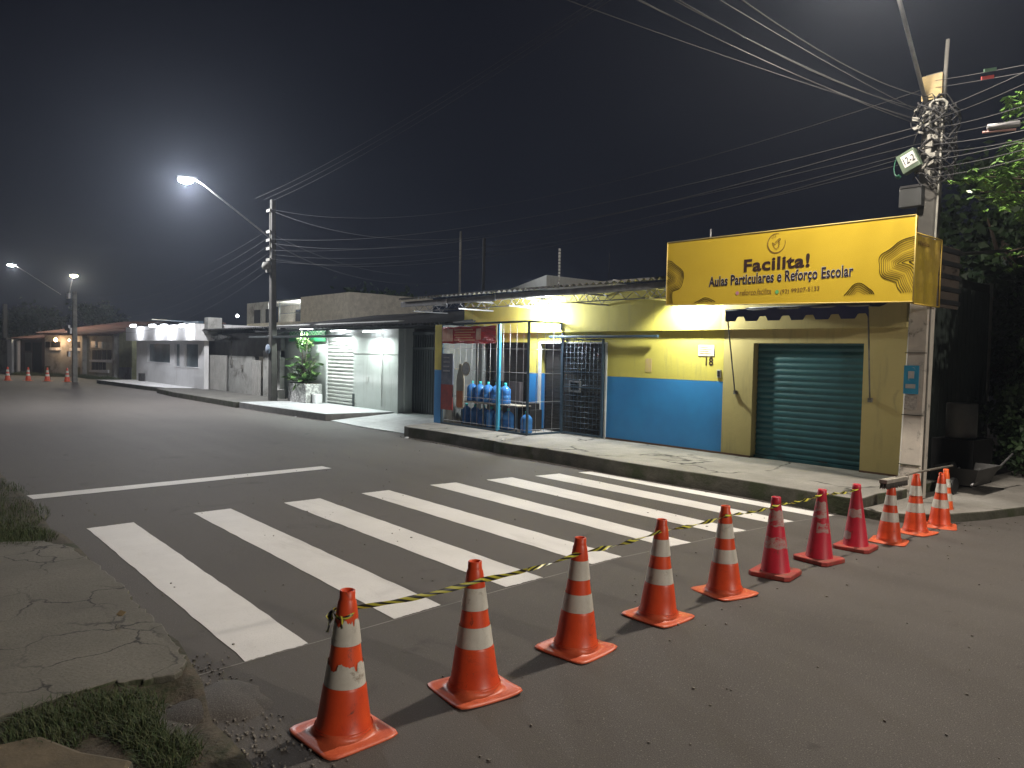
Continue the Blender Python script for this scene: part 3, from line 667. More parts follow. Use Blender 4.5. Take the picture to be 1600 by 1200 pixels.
# small roof fittings
def rod(name, px, py0, py1, y, r, m, label, cat='antenna mast', beads=False):
    a = FY(px, py1, y); b_ = FY(px, py0, y); b_.x = a.x
    t = thing(name, a, label, cat)
    m_ = MB(); m_.tube([a, b_], r, 7); m_.build('mast', m, t)
    if beads:
        m_ = MB(); n = 12
        for k in range(n): p = a.lerp(b_, (k+.5)/n); m_.tube([p+Vector((0, 0, -.03)), p+Vector((0, 0, .03))], r*2.2, 6)
        m_.build('insulator', M['label'], t)
    return t
rod('roof_mast', 873, 388, 450, 12.3, .012, M['cablelit'], 'thin beaded mast on the roof near the wall floodlight', beads=True)
rod('roof_mast', 951, 395, 446, 12.6, .008, M['cable'], 'thin dark rod on the roof right of the beaded mast')
rod('roof_mast', 1110, 358, 380, 10.45, .012, M['greymetal'], 'short metal stub above the left part of the yellow sign')
rod('roof_mast', 718, 362, 462, 12.6, .03, M['polec'], 'weathered service post rising behind the left end of the eave', 'post')
rod('roof_mast', 755, 372, 456, 14.6, .05, M['cable'], 'dark post far behind the roof left of centre', 'post')
m_ = MB(); p = FY(955, 443, 11.2); m_.obox(p+Vector((0, 0, .02)), (.10, 0, .04), (.0, .05, 0), (0, 0, .012)); m_.obox(p+Vector((.1, 0, .0)), (.08, 0, .05), (.0, .04, 0), (0, 0, .01))
tag(m_.build('roof_scrap', M['label'], None, .004), 'small white plastic scrap lying on the corrugated roof', 'scrap')
rt2 = thing('rear_roof', (-17, 19, 3), 'dark gabled roof with a pale gable tip behind the shop eave', 'roof')
a = FY(800, 452, 19); b_ = FY(857, 452, 19); c = FY(857, 430, 19)
m_ = MB(); m_.prism([(a.x, 19), (b_.x, 19), (b_.x, 24), (a.x, 24)], 0.0, a.z-.3); m_.build('wall', M['dirtywall'], rt2)
m_ = MB(); m_.face([(a.x, 18.9, a.z), (b_.x, 18.9, b_.z), (c.x, 18.9, c.z)]); m_.face([(a.x, 18.9, a.z), (c.x, 18.9, c.z), (c.x, 24, c.z), (a.x, 24, a.z)]); m_.face([(b_.x, 18.9, b_.z), (b_.x, 24, b_.z), (c.x, 24, c.z), (c.x, 18.9, c.z)]); m_.build('gable', M['greywall'], rt2)
# ------------------------------------------------------------------ sign
sg = thing('shop_sign', (-6.2, 10.4, 2.9), 'large yellow tutoring sign with brown lettering fixed above the blue awning', 'sign')
SX0, SX1, SY = -8.20, -4.17, 10.40; ZB0, ZB1, ZT0, ZT1 = 2.92, 2.82, 3.98, 3.94
m_ = MB(); n0 = 0
m_.v = [(SX0, SY, ZB0), (SX1, SY, ZB1), (SX1, SY, ZT1), (SX0, SY, ZT0), (SX0, SY+.06, ZB0), (SX1, SY+.06, ZB1), (SX1, SY+.06, ZT1), (SX0, SY+.06, ZT0)]
m_.f = [(0,1,2,3),(5,4,7,6),(0,4,5,1),(3,2,6,7),(0,3,7,4),(1,5,6,2)]; m_.m = [0]*6; m_.sm = [False]*6
pan = m_.build('front_panel', M['sign'], sg)
m_ = MB(); m_.tube([(SX0, SY-.004, ZT0+.004), (SX1, SY-.004, ZT1+.004)], .009, 6); m_.tube([(SX0, SY-.004, ZB0-.004), (SX1, SY-.004, ZB1-.004)], .009, 6); m_.tube([(SX1, SY-.004, ZB1), (SX1, SY-.004, ZT1)], .009, 6); m_.tube([(SX0, SY-.004, ZB0), (SX0, SY-.004, ZT0)], .009, 6)
m_.build('edge_trim', mat('pale_yellow_edge', (.55, .42, .12), .5), sg)
def FS(px, py): return FY(px, py, SY-.006)
def stext(name, s, px0, py0, px1, pyb, hpx, m, bold, shear=0, yo=0):
    """text whose baseline runs px0,py0 -> px1,pyb and whose letters are hpx tall at its left end"""
    a = FS(px0, py0); b_ = FS(px1, pyb); t = FS(px0, py0-hpx); a.y += yo
    return text(name, s, a, (b_-a).length, t.z-a.z, m, sg, bold, ux=tuple((b_-a).normalized()), uz=(0, 0, 1))
M['glow_edge'] = mat('yellow_print', (.72, .52, .03), .5)
stext('lettering', 'Facilita!', 1162, 425.5, 1265, 417, 20, M['ink'], .032)
stext('lettering', 'Aulas Particulares e Reforço Escolar', 1107, 452, 1333, 436, 20, M['label'], .046, yo=.0035)
stext('lettering', 'Aulas Particulares e Reforço Escolar', 1107.5, 452, 1333, 436, 19.4, mat('dark_navy_print', (.018, .010, .022), .5), .024)
stext('lettering', 'reforco.facilita', 1156, 462, 1205, 459, 9, M['ink2'], .0)
stext('lettering', '(92) 99307-5133', 1219, 461, 1280, 455.5, 8.5, M['ink2'], .008)
m_ = MB()
def disc(m_, c, r, mi=0, n=20, yo=0): m_.face([(c.x+r*cos(2*pi*k/n), c.y+yo, c.z+r*sin(2*pi*k/n)) for k in range(n)], mi)
disc(m_, FS(1152, 458), .03); m_.build('contact_icon', mat('pink_icon', (.45, .20, .28), .5), sg)
m_ = MB(); disc(m_, FS(1214, 456), .03); m_.build('contact_icon', mat('green_icon', (.12, .42, .15), .5), sg)
# round emblem: broken ring with a hand making a tick
def stroke(m_, pts, w, closed=False):
    for i in range(len(pts)-(0 if closed else 1)):
        a, b_ = pts[i], pts[(i+1) % len(pts)]; d = (b_-a)
        if d.length < 1e-6: continue
        d.normalize(); nn = Vector((d.z, 0, -d.x))*w/2; e = d*w*.25
        m_.face([a-nn-e, b_-nn+e, b_+nn+e, a+nn-e])
lc = FS(1213, 380); m_ = MB(); n = 40
for k in range(n):
    a0, a1 = R(75+300*k/n), R(75+300*(k+1)/n); w = .018*(1-abs(k-n*.45)/n*1.2); r_ = .150
    m_.face([lc+Vector((r_*cos(a0), 0, r_*sin(a0))), lc+Vector((r_*cos(a1), 0, r_*sin(a1))), lc+Vector(((r_-w)*cos(a1), 0, (r_-w)*sin(a1))), lc+Vector(((r_-w)*cos(a0), 0, (r_-w)*sin(a0)))])
sc = .15
hand = [(-.38, .10), (-.30, .02), (-.22, -.06), (-.02, .16), (.30, .42), (.42, .34), (.22, .12), (.34, .06), (.22, -.02), (.34, -.12), (.22, -.18), (.28, -.30), (.0, -.55), (-.2, -.38), (-.32, -.1)]
stroke(m_, [lc+Vector((x*sc*1.1, 0, y*sc*1.1)) for x, y in hand], .008, True)
stroke(m_, [lc+Vector((x*sc*1.1, 0, y*sc*1.1)) for x, y in [(-.22, -.06), (-.12, -.16), (.12, .12), (.42, .34)]], .008)
for a in (100, 120, 140): stroke(m_, [lc+Vector((.07*cos(R(a))-.0, 0, .045+.07*sin(R(a))*.6)), lc+Vector((.10*cos(R(a)), 0, .045+.10*sin(R(a))*.75))], .006)
m_.build('emblem', M['ink2'], sg)
# topographic line ornaments
def contours(m_, line, R0, levels, step, w0, clip, cell=.0085, origin=None, mi=0):
    pts = [Vector((p[0], 0, p[1])) for p in line]
    xs = [p.x for p in pts]; zs = [p.z for p in pts]
    xa, xb = max(min(xs)-R0-.05, clip[0]), min(max(xs)+R0+.05, clip[1]); za, zb = max(min(zs)-R0-.05, clip[2]), min(max(zs)+R0+.05, clip[3])
    nx_, nz_ = int((xb-xa)/cell)+1, int((zb-za)/cell)+1
    def dist(x, z):
        best = 9
        for a, b_ in zip(pts, pts[1:]):
            dx, dz = b_.x-a.x, b_.z-a.z; l = dx*dx+dz*dz; t = max(0, min(1, ((x-a.x)*dx+(z-a.z)*dz)/l)); d = math.hypot(x-a.x-dx*t, z-a.z-dz*t)
            best = min(best, d)
        return best*(1+.07*sin(x*15+z*7)+.04*sin(z*23-x*11))
    gx = [xa+(xb-xa)*i/(nx_-1) for i in range(nx_)]; gz = [za+(zb-za)*i/(nz_-1) for i in range(nz_)]
    D = [[dist(x, z) for z in gz] for x in gx]
    for lv in range(levels):
        iso = R0-step*lv*(1-.012*lv)
        if iso < .01: break
        w = w0*(1-.55*lv/levels); col = 0 if lv < levels*.45 else 1
        for i in range(nx_-1):
            for j in range(nz_-1):
                c = [(gx[i], gz[j], D[i][j]), (gx[i+1], gz[j], D[i+1][j]), (gx[i+1], gz[j+1], D[i+1][j+1]), (gx[i], gz[j+1], D[i][j+1])]
                cr = []
                for k in range(4):
                    p, q = c[k], c[(k+1) % 4]
                    if (p[2]-iso)*(q[2]-iso) < 0:
                        t = (iso-p[2])/(q[2]-p[2]); cr.append(Vector((p[0]+(q[0]-p[0])*t, 0, p[1]+(q[1]-p[1])*t)))
                if len(cr) == 2:
                    a, b_ = cr; d = b_-a
                    if d.length < 1e-5: continue
                    d.normalize(); nn = Vector((d.z, 0, -d.x))*w/2; e = d*w*.3
                    m_.face([Vector((p.x, SY-.006, p.z)) for p in (a-nn-e, b_-nn+e, b_+nn+e, a+nn-e)], col)
clip = (SX0+.01, SX1-.01, 2.94, 3.92)
def pz(px, py): p = FS(px, py); return (p.x, p.z)
inks = [M['ink'], M['ink2'], M['ink3']]
for ln, R0, lv in (([pz(1436, 384), pz(1410, 394), pz(1391, 408), pz(1392, 420), pz(1414, 427), pz(1420, 442), pz(1430, 462)], .140, 6), ([pz(1028, 416), pz(1046, 420), pz(1060, 431), pz(1056, 442), pz(1042, 449), pz(1042, 476)], .115, 5),
                   ([pz(1084, 484), pz(1100, 477), pz(1122, 484)], .115, 5), ([pz(1318, 482), pz(1340, 458), pz(1352, 464)], .125, 5)):
    m_ = MB(); contours(m_, ln, R0, lv, .026, .0105, clip); m_.build('line_ornament', inks, sg)
# side panel along the side street
m_ = MB(); ny_ = 14
for i in range(ny_):
    for j in range(6):
        def sp_(i, j):
            y = 10.42+.80*i/ny_; z = 2.80+.90*j/6; return (SX1-.01+.012*sin(y*19+z*4)+.006*sin(z*17), y, z)
        m_.face([sp_(i, j), sp_(i+1, j), sp_(i+1, j+1), sp_(i, j+1)], 0, True)
m_.box((SX1-.07, 10.43, 2.80), (SX1-.04, 11.22, 3.70))
sp = m_.build('side_panel', M['signside'], sg)
m_ = MB(); m_.tube([(SX1+.005, 10.41, 3.71), (SX1+.005, 11.24, 3.71)], .01, 6); m_.tube([(SX1+.005, 10.41, 2.79), (SX1+.005, 11.24, 2.79)], .01, 6); m_.tube([(SX1+.005, 11.24, 2.79), (SX1+.005, 11.24, 3.71)], .01, 6); m_.build('side_trim', mat('ochre_trim', (.42, .28, .04), .5), sg)
text('lettering', 'Facilita', (SX1+.02, 10.50, 3.56), .30, .06, M['ink2'], sg, .04, ux=(0, 1, 0))
m_ = MB(); m_.box((SX1-.06, 11.26, 2.80), (SX1-.02, 12.0, 3.66))
for k in range(5): m_.box((SX1-.018, 11.26, 2.85+.18*k), (SX1+.012, 12.0, 2.91+.18*k), 1)
m_.build('side_backing', [mat('unlit_sign_brown', (.06, .045, .035), .8), M['black']], sg)  # unlit continuation of the side sign, shade put into the dark brown
m_ = MB()
for x in (-8.1, -6.9, -5.6, -4.4): m_.box((x-.02, 10.465, 2.95), (x+.02, 10.58, 2.99)); m_.box((x-.02, 10.465, 3.7), (x+.02, 10.58, 3.74))
m_.box((-8.15, 10.462, 3.05), (-4.3, 10.49, 3.09)); m_.build('sign_frame', M['bluemetal'], sg)
# ------------------------------------------------------------------ awning
aw = thing('awning', (-6.4, 12, 2.9), 'folded navy canvas awning with scalloped edge above the teal shutter', 'awning')
ax0, ax1, ay = -7.62, -5.15, 11.30
m_ = MB(); n = 40
for i in range(n):
    xa, xb = ax0+(ax1-ax0)*i/n, ax0+(ax1-ax0)*(i+1)/n; sag = lambda x: .02*sin((x-ax0)/(ax1-ax0)*pi*3)
    for j in range(4):
        t0, t1 = j/4, (j+1)/4
        P_ = lambda x, t: (x, ay+(11.96-ay)*t, 2.865+.08*t-.05*sin(pi*t)+sag(x)*sin(pi*t))
        m_.face([P_(xa, t0), P_(xb, t0), P_(xb, t1), P_(xa, t1)], 0, True)
m_.build('canopy', M['navy'], aw)
m_ = MB(); n = 120
def vz(x):
    ph = ((x-ax0)/(ax1-ax0)*6.0) % 1
    return .205 if ph < .52 else .205-.075*min(1, sin(pi*(ph-.52)/.48)*1.7)
for i in range(n):
    xa, xb = ax0+(ax1-ax0)*i/n, ax0+(ax1-ax0)*(i+1)/n
    y_ = lambda x: ay-.012-.008*sin(x*11)
    m_.face([(xa, y_(xa), 2.87-vz(xa)), (xb, y_(xb), 2.87-vz(xb)), (xb, y_(xb), 2.87), (xa, y_(xa), 2.87)], 0, True)
m_.build('valance', M['navy'], aw)
m_ = MB(); m_.tube([(ax0, ay, 2.86), (ax1, ay, 2.86)], .018, 8); m_.tube([(ax0+.05, 11.95, 2.93), (ax1-.05, 11.95, 2.93)], .025, 8); m_.build('roller_tube', M['greymetal'], aw)
for xa, xw in ((ax0+.02, -7.88), (ax1-.02, -5.43)):
    m_ = MB(); m_.tube([(xa, ay+.02, 2.80), (xw, 12.06, 1.42)], .013, 7); m_.box((xw-.03, 12.05, 1.38), (xw+.03, 12.098, 1.45)); m_.build('drop_arm', M['polec'], aw)
# ------------------------------------------------------------------ cage in front of the shop
cg = thing('metal_cage', (-14, 11, .25), 'blue-grey metal grid cage with a light blue post enclosing the water bottles', 'cage')
cx0, cx1, cy_ = -15.65, -12.40, 11.0
m_ = MB()
for a, b_ in (((cx0, cy_, .25), (cx0, cy_, 2.74)), ((cx1, cy_, .25), (cx1, cy_, 2.76)), ((cx0, cy_, .27), (cx1, cy_, .27)), ((cx0, cy_, 2.74), (cx1, cy_, 2.76)), ((cx1, cy_, .27), (cx1, 12.0, .27)), ((cx1, cy_, 2.76), (cx1, 11.98, 2.76)), ((cx1, 12.03, .25), (cx1, 12.03, 2.55)), ((cx1, 11.97, 2.60), (cx1, 11.97, 2.76))):
    d = (Vector(b_)-Vector(a)); c = (Vector(a)+Vector(b_))/2; l = d.length/2; d.normalize(); s_ = Vector((0, 0, 1)).cross(d); s_ = s_.normalized() if s_.length > .1 else Vector((1, 0, 0)); u_ = d.cross(s_)
    m_.obox(c, d*l, s_*.022, u_*.022)
m_.build('frame', M['bluemetal'], cg)
m_ = MB(); m_.box((-13.45, 10.965, .262), (-13.37, 11.03, 2.72)); m_.build('door_post', M['cyan'], cg, .006)
m_ = MB()
x = cx0+.27
while x < cx1-.1: 
    if abs(x+13.41) > .08: m_.tube([(x, cy_, .29), (x, cy_, 2.72)], .0055, 5)
    x += .235
for z in (.36, .98, 1.62, 2.15): m_.tube([(cx0, cy_, z), (cx1, cy_, z)], .006, 5)
for z in (.36, .98, 1.62, 2.15): m_.tube([(cx1, cy_, z), (cx1, 12.0, z)], .006, 5)
for k in range(1, 4): m_.tube([(cx1, cy_+.25*k, .29), (cx1, cy_+.25*k, 2.74)], .0055, 5)
m_.build('grid', M['greymetal'], cg)
# swing gate on the shop opening
gt = thing('grid_gate', (-12.3, 12.0, .25), 'blue-grey framed wire grid gate over the dark slatted doorway', 'gate')
m_ = MB()
for a, b_ in (((-12.34, 11.96, .27), (-12.30, 12.0, 2.40)), ((-11.12, 11.96, .27), (-11.07, 12.0, 2.40)), ((-12.30, 11.96, .27), (-11.12, 12.0, .31)), ((-12.30, 11.96, 2.36), (-11.12, 12.0, 2.40)), ((-12.30, 11.965, 1.32), (-11.12, 11.995, 1.345)), ((-12.30, 11.965, 1.66), (-11.12, 11.995, 1.68))): m_.box(a, b_)
m_.build('frame', M['bluemetal'], gt)
m_ = MB()
for k in range(1, 10): m_.tube([(-12.32+.12*k, 11.98, .3), (-12.32+.12*k, 11.98, 2.37)], .004, 5)
for k in range(1, 18): m_.tube([(-12.31, 11.98, .3+.12*k), (-11.1, 11.98, .3+.12*k)], .004, 5)
m_.build('grid', M['bluemetal'], gt)
# red banner on the cage
bn = thing('banner', (-15.0, 10.97, 2.6), 'creased red and cream plastic banner tied to the top left of the cage', 'banner')
m_ = MB()
for i in range(24):
    for j in range(6):
        q = lambda i, j: (-15.62+2.13*i/24, 10.955+.012*sin(i*1.3+j*2.2), 2.27+.41*j/6+.008*sin(i*.9))
        m_.face([q(i, j), q(i+1, j), q(i+1, j+1), q(i, j+1)], 0, True)
m_.build('sheet', mat('red_banner_plastic', (.55, .035, .04), .25, (.45, .03, .035), 3, bmp=.6, bsc=8, bd=.03, stretch=(.6, 1, 5)), bn)
m_ = MB()
for (xa, xb, za, zb) in ((-15.58, -15.15, 2.32, 2.62), (-14.20, -14.02, 2.36, 2.62)): m_.box((xa, 10.925, za), (xb, 10.93, zb))
m_.build('print_block', mat('cream_print', (.60, .42, .34), .3, (.45, .2, .15), 6), bn)
m_ = MB()
for k in range(5): m_.box((-15.08+.05*(k % 2), 10.925, 2.34+.062*k), (-14.25-.08*(k % 3), 10.93, 2.365+.062*k))
m_.build('print_lines', mat('orange_print', (.65, .28, .14), .3), bn)
# drink poster and bottle cutout
po = thing('drink_poster', (-15.5, 10.94, .9), 'tall narrow faded drinks poster, grey above and red below, on the left of the cage', 'poster')
m_ = MB(); m_.box((-15.62, 10.94, .93), (-15.13, 10.965, 2.02)); m_.build('upper_print', mat('grey_blue_print', (.07, .09, .13), .35, (.14, .15, .19), 5), po)
m_ = MB(); m_.box((-15.62, 10.938, .62), (-15.13, 10.963, 1.25)); m_.build('lower_print', mat('dull_red_print', (.28, .04, .03), .4, (.16, .03, .03), 5), po)
m_ = MB()
for k in range(4): m_.box((-15.52, 10.93, 1.9-.11*k), (-15.28+.03*(k % 2), 10.936, 1.935-.11*k))
m_.build('print_lines', mat('pale_print', (.3, .3, .32), .4), po)
bs = thing('bottle_sign', (-14.6, 10.9, .7), 'flat bottle-shaped advertising board with an orange-brown lower half and a round tag', 'sign')
def prof_board(m_, pts, y0, y1, mi=0):
    k = len(pts); n = len(m_.v); m_.v += [(x, y0, z) for x, z in pts]+[(x, y1, z) for x, z in pts]
    m_.f.append(tuple(n+i for i in range(k))); m_.m.append(mi); m_.sm.append(False); m_.f.append(tuple(n+k+i for i in range(k))[::-1]); m_.m.append(mi); m_.sm.append(False)
    for i in range(k): j = (i+1) % k; m_.f.append((n+i, n+k+i, n+k+j, n+j)); m_.m.append(mi); m_.sm.append(False)
bc = -14.78
def bot(s_, z0, z1):
    L = [(-.085, .72), (-.12, .76), (-.125, 1.35), (-.11, 1.48), (-.055, 1.62), (-.045, 1.74)]; pts = [(x, z) for x, z in L]; pts += [(-x, z) for x, z in L[::-1]]
    return [(bc+x*s_, 1.23+(z-1.23)*(1+.06*(s_-1)*4)) for x, z in pts]
m_ = MB(); prof_board(m_, bot(1.25, 0, 0), 10.915, 10.93); disc(m_, Vector((bc+.22, 10.914, 1.66)), .17, 0, 24); m_.build('border', mat('cream_border', (.42, .38, .30), .5), bs)
m_ = MB(); prof_board(m_, bot(1.0, 0, 0), 10.905, 10.913); m_.build('bottle_shape', mat('grey_bottle_print', (.20, .21, .19), .3), bs)
m_ = MB(); prof_board(m_, [(bc-.085, .72), (bc-.12, .76), (bc-.124, 1.12), (bc+.124, 1.12), (bc+.12, .76), (bc+.085, .72)], 10.897, 10.903); m_.build('drink_level', mat('orange_brown_print', (.34, .12, .05), .3), bs)
m_ = MB(); disc(m_, Vector((bc+.22, 10.908, 1.66)), .14, 0, 24); m_.build('round_tag', mat('grey_tag_print', (.22, .25, .27), .3, (.34, .36, .38), 14), bs)
# ------------------------------------------------------------------ water bottles
def jugmat(name, col, tr):
    m, nt, b = nodes(name); b.inputs['Base Color'].default_value = (*col, 1); b.inputs['Roughness'].default_value = .12
    b.inputs['Transmission Weight'].default_value = tr; b.inputs['IOR'].default_value = 1.25; return m
M['jug'] = jugmat('blue_bottle_plastic', (.06, .22, .55), .25); M['jugcap'] = mat('teal_cap', (.02, .42, .40), .4)
jug = thing('water_bottle', (0, 0, 0), None, 'water bottle')
m_ = MB(); m_.lathe([(.01, 0), (.12, 0), (.135, .02), (.135, .09), (.128, .105), (.135, .12), (.135, .19), (.128, .205), (.135, .22), (.135, .30), (.125, .345), (.09, .39), (.045, .42), (.032, .435), (.032, .455)], 24); m_.build('body', M['jug'], jug, 0, (0, 0, 0))
m_ = MB(); m_.lathe([(.036, .44), (.037, .49), (.03, .495), (.001, .495)], 16); m_.build('cap', M['jugcap'], jug, 0, (0, 0, 0))
GJ = 'blue twenty litre water bottles in the cage'
jugs = []
for k in range(5): jugs.append((-14.95+.32*k, 11.42, .86, ['blue water bottle on the shelf, leftmost, partly behind the drinks poster side', 'blue water bottle on the shelf just behind the bottle-shaped board', 'blue water bottle on the shelf, third from left', 'blue water bottle on the shelf, second from the light blue post', 'blue water bottle on the shelf nearest the light blue post'][k]))
for k in range(3): jugs.append((-14.15+.32*k, 11.40, .27, ['blue water bottle on the floor under the shelf, left of the lit three', 'middle blue water bottle on the floor under the shelf', 'blue water bottle on the floor right behind the light blue post'][k]))
for k in range(3): jugs.append((-15.35+.36*k, 11.55, .27, ['dim water bottle on the floor behind the drinks poster', 'dim water bottle on the floor, left of the bottle-shaped board', 'dim water bottle on the floor below the bottle-shaped board'][k]))
jugs.append((-12.62, 11.18, .27, 'single blue water bottle standing alone at the cage corner post'))
for i, (x, y, z, lb) in enumerate(jugs):
    if i == 0: o = jug; o.location = (x, y, z); o['label'] = lb; o['group'] = GJ
    else: o = dup(jug, (x, y, z), random.uniform(0, 3), lb, GJ)
    o['category'] = 'water bottle'
rk = thing('bottle_rack', (-14.3, 11.45, .25), 'low wooden shelf carrying a row of blue water bottles', 'rack')
m_ = MB(); m_.box((-15.2, 11.22, .83), (-13.0, 11.65, .855)); m_.build('shelf', mat('pale_board', (.30, .27, .22), .7), rk)
for x in (-15.15, -14.28, -13.05):
    m_ = MB(); m_.box((x-.015, 11.24, .25), (x+.015, 11.27, .828)); m_.build('leg', M['bluemetal'], rk)
for x, y, lb in ((-14.0, 11.75, 'stack of dark crates'),):
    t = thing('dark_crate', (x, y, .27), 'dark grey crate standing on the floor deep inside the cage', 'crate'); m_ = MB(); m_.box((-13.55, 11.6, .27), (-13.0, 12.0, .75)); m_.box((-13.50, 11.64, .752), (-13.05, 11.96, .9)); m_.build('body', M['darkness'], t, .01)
# ------------------------------------------------------------------ lamps on the shops
def floodlight(loc, label, power, col, aim, glow, size=(.12, .09), pt=None, rad=.05):
    t = thing('floodlight', loc, label, 'floodlight'); l = Vector(loc); d = Vector(aim).normalized(); s_ = d.cross(Vector((0, 0, 1))).normalized(); u_ = s_.cross(d)
    m_ = MB(); m_.obox(l-d*.03, s_*size[0], u_*size[1], d*.025); m_.build('housing', M['black'], t, .004)
    m_ = MB(); m_.obox(l, s_*size[0]*.9, u_*size[1]*.88, d*.004); m_.build('lens', glow, t)
    light('lamp_light', l+d*.06, power, col, rad, 'SPOT', rot=d, spot=165, parent=t, blend=.25)
    return t
white_glow = emit('led_glow', (.9, .95, 1), 25); warm_glow = emit('warm_glow', (1, .5, .18), 22)
LW = (.90, .96, 1.0)
def gulb(loc, label, r, glow, power, col, cat='lamp'):
    t = thing('bulb_lamp', loc, label, cat); m_ = MB(); l = Vector(loc)
    m_.lathe([(.001, -r), (r*.6, -r*.85), (r, -r*.2), (r*.95, r*.3), (r*.5, r*.9), (r*.35, r*1.2)], 16, 0, loc); m_.build('bulb', glow, t)
    m_ = MB(); m_.lathe([(r*.4, r*1.18), (r*.45, r*1.9), (.001, r*1.95)], 12, 0, loc); m_.build('socket', M['whitemetal'], t)
    light('lamp_light', l+Vector((0, 0, -r-.04)), power, col, r, parent=t); return t
gulb((-12.85, 11.80, 3.12), 'blazing white lamp under the eave above the dark doorway', .13, white_glow, 420, LW)
floodlight((-8.80, 11.62, 3.13), 'floodlight hidden behind the yellow sign, washing the wall white', 230, (.97, 1, .85), (.15, .55, -.65), white_glow)
# ------------------------------------------------------------------ street lamps and poles
def streetlamp(base, tip, label, power, col=(1, .95, .88), emitm=None, r=.028, glowr=.14, lens=True):
    t = thing('street_lamp', base, label, 'street lamp', 'street lamps on the utility poles'); b_ = Vector(base); e = Vector(tip); d = (e-b_); h = Vector((d.x, d.y, 0)).normalized()
    m_ = MB(); m_.tube([b_, b_.lerp(e, .9)+Vector((0, 0, .05)), e], r, 8); m_.build('arm', M['greymetal'], t)
    hd_ = h*.32; s_ = h.cross(Vector((0, 0, 1)))*.13
    m_ = MB(); m_.obox(e+hd_*.8+Vector((0, 0, .02)), hd_, s_, Vector((0, 0, .045))); m_.build('housing', M['greymetal'], t, .02)
    c = e+hd_*.95+Vector((0, 0, -.03)); m_ = MB(); m_.lathe([(glowr, 0), (glowr*.95, -.05), (glowr*.7, -.10), (glowr*.3, -.13), (.001, -.135)], 20, 0, tuple(c)); m_.build('lens', emitm, t)
    light('lamp_light', c+Vector((0, 0, -.19)), power, col, .17, parent=t)
    return t
lampw = emit('street_led', (.93, .95, 1.0), 60); lampy = emit('street_yellow', (1, .85, .35), 18)
streetlamp((-4.36, 11.05, 5.55), (-4.15, 9.0, 7.05), 'street lamp arm rising from the near utility pole out of the top of the photo', 1600, (1, .90, .78), lampw)
streetlamp((-26.7, 11.1, 6.05), (-27.7, 8.75, 7.95), 'blazing white street lamp on the long arm left of the photo', 3400, (.97, .97, 1), lampw, .03, .26)
p = FY(20, 413, 9.2); p2 = FY(95, 460, 11.2)
fl1 = streetlamp(tuple(p2), tuple(p), 'white street lamp at the far left edge of the photo', 900, (1, .93, .86), lampw, .03, .30)
p = FY(115, 430, 10.7); p3 = FY(108, 458, 11.15)
fl2 = streetlamp(tuple(p3), tuple(p), 'yellowish street lamp just above the far utility pole', 1300, (1, .9, .7), lampy, .03, .26)
# lamp on the next pole, out of frame to the right (lights the near side of the cones)
streetlamp((15.5, 10.0, 5.6), (15.0, 6.2, 7.4), 'street lamp on the pole further right, beyond the photo', 6000, (1, .90, .78), lampw)
def pole(name, base, top, w0, w1, label, m, white=None):
    t = thing(name, base, label, 'utility pole', 'concrete utility poles along the sidewalk'); b_ = Vector(base); e = Vector(top)
    m_ = MB(); n = 10; k0 = 0
    for i in range(n+1):
        f_ = i/n; p = b_.lerp(e, f_); w = w0+(w1-w0)*f_
        c_ = w*.18
        m_.v += [tuple(p+Vector(q)) for q in ((-w+c_, -w*.8, 0), (w-c_, -w*.8, 0), (w, -w*.8+c_, 0), (w, w*.8-c_, 0), (w-c_, w*.8, 0), (-w+c_, w*.8, 0), (-w, w*.8-c_, 0), (-w, -w*.8+c_, 0))]
    for i in range(n):
        for k in range(8):
            k2 = (k+1) % 8; m_.f.append((i*8+k, i*8+k2, i*8+8+k2, i*8+8+k)); m_.m.append(1 if (white and (i+1)*(e.z-b_.z)/n+b_.z < white) else 0); m_.sm.append(False)
    m_.f.append(tuple(range(n*8, n*8+8))); m_.m.append(0); m_.sm.append(False)
    m_.build('shaft', [m, M['polewhite']], t); return t
rp = pole('utility_pole', (-4.42, 11.22, .12), (-4.31, 11.22, 5.98), .155, .115, 'leaning square concrete pole, whitewashed below, beside the yellow shop corner', M['darkpole'], 3.1)
# sub details on the pole
m_ = MB(); m_.box((-4.53, 11.086, 1.58), (-4.33, 11.094, 1.98)); stk_ = m_.build('blue_sticker', M['sticker'], rp)
m_ = MB(); m_.box((-4.50, 11.081, 1.66), (-4.37, 11.085, 1.72)); m_.box((-4.47, 11.081, 1.80), (-4.39, 11.085, 1.90)); m_.build('sticker_print', M['label'], stk_)
m_ = MB(); m_.box((-4.51, 11.086, 1.36), (-4.34, 11.092, 1.55)); m_.build('torn_paper', mat('torn_grey_paper', (.25, .24, .22), .9, (.5, .47, .42), 25), rp)
m_ = MB()
for z in (.58, 1.28, 2.15): m_.box((-4.565+.018*z, 11.084, z), (-4.265+.012*z, 11.098, z+.012))
m_.build('shutter_joint', M['kerb'], rp)
m_ = MB(); m_.tube([(-4.250, 11.14, .12), (-4.235, 11.14, 2.6), (-4.17, 11.12, 5.4)], .014, 7); m_.build('conduit_pipe', M['polec'], rp); m_ = MB(); m_.tube([(-4.17, 11.1, 5.4), (-4.14, 11.1, 6.38)], .026, 8); m_.build('steel_pipe', M['darkpole'], rp)
m_ = MB(); m_.box((-4.42, 11.02, 5.60), (-4.16, 11.06, 5.93)); m_.build('ochre_plate', M['ochre'], rp)
m_ = MB()
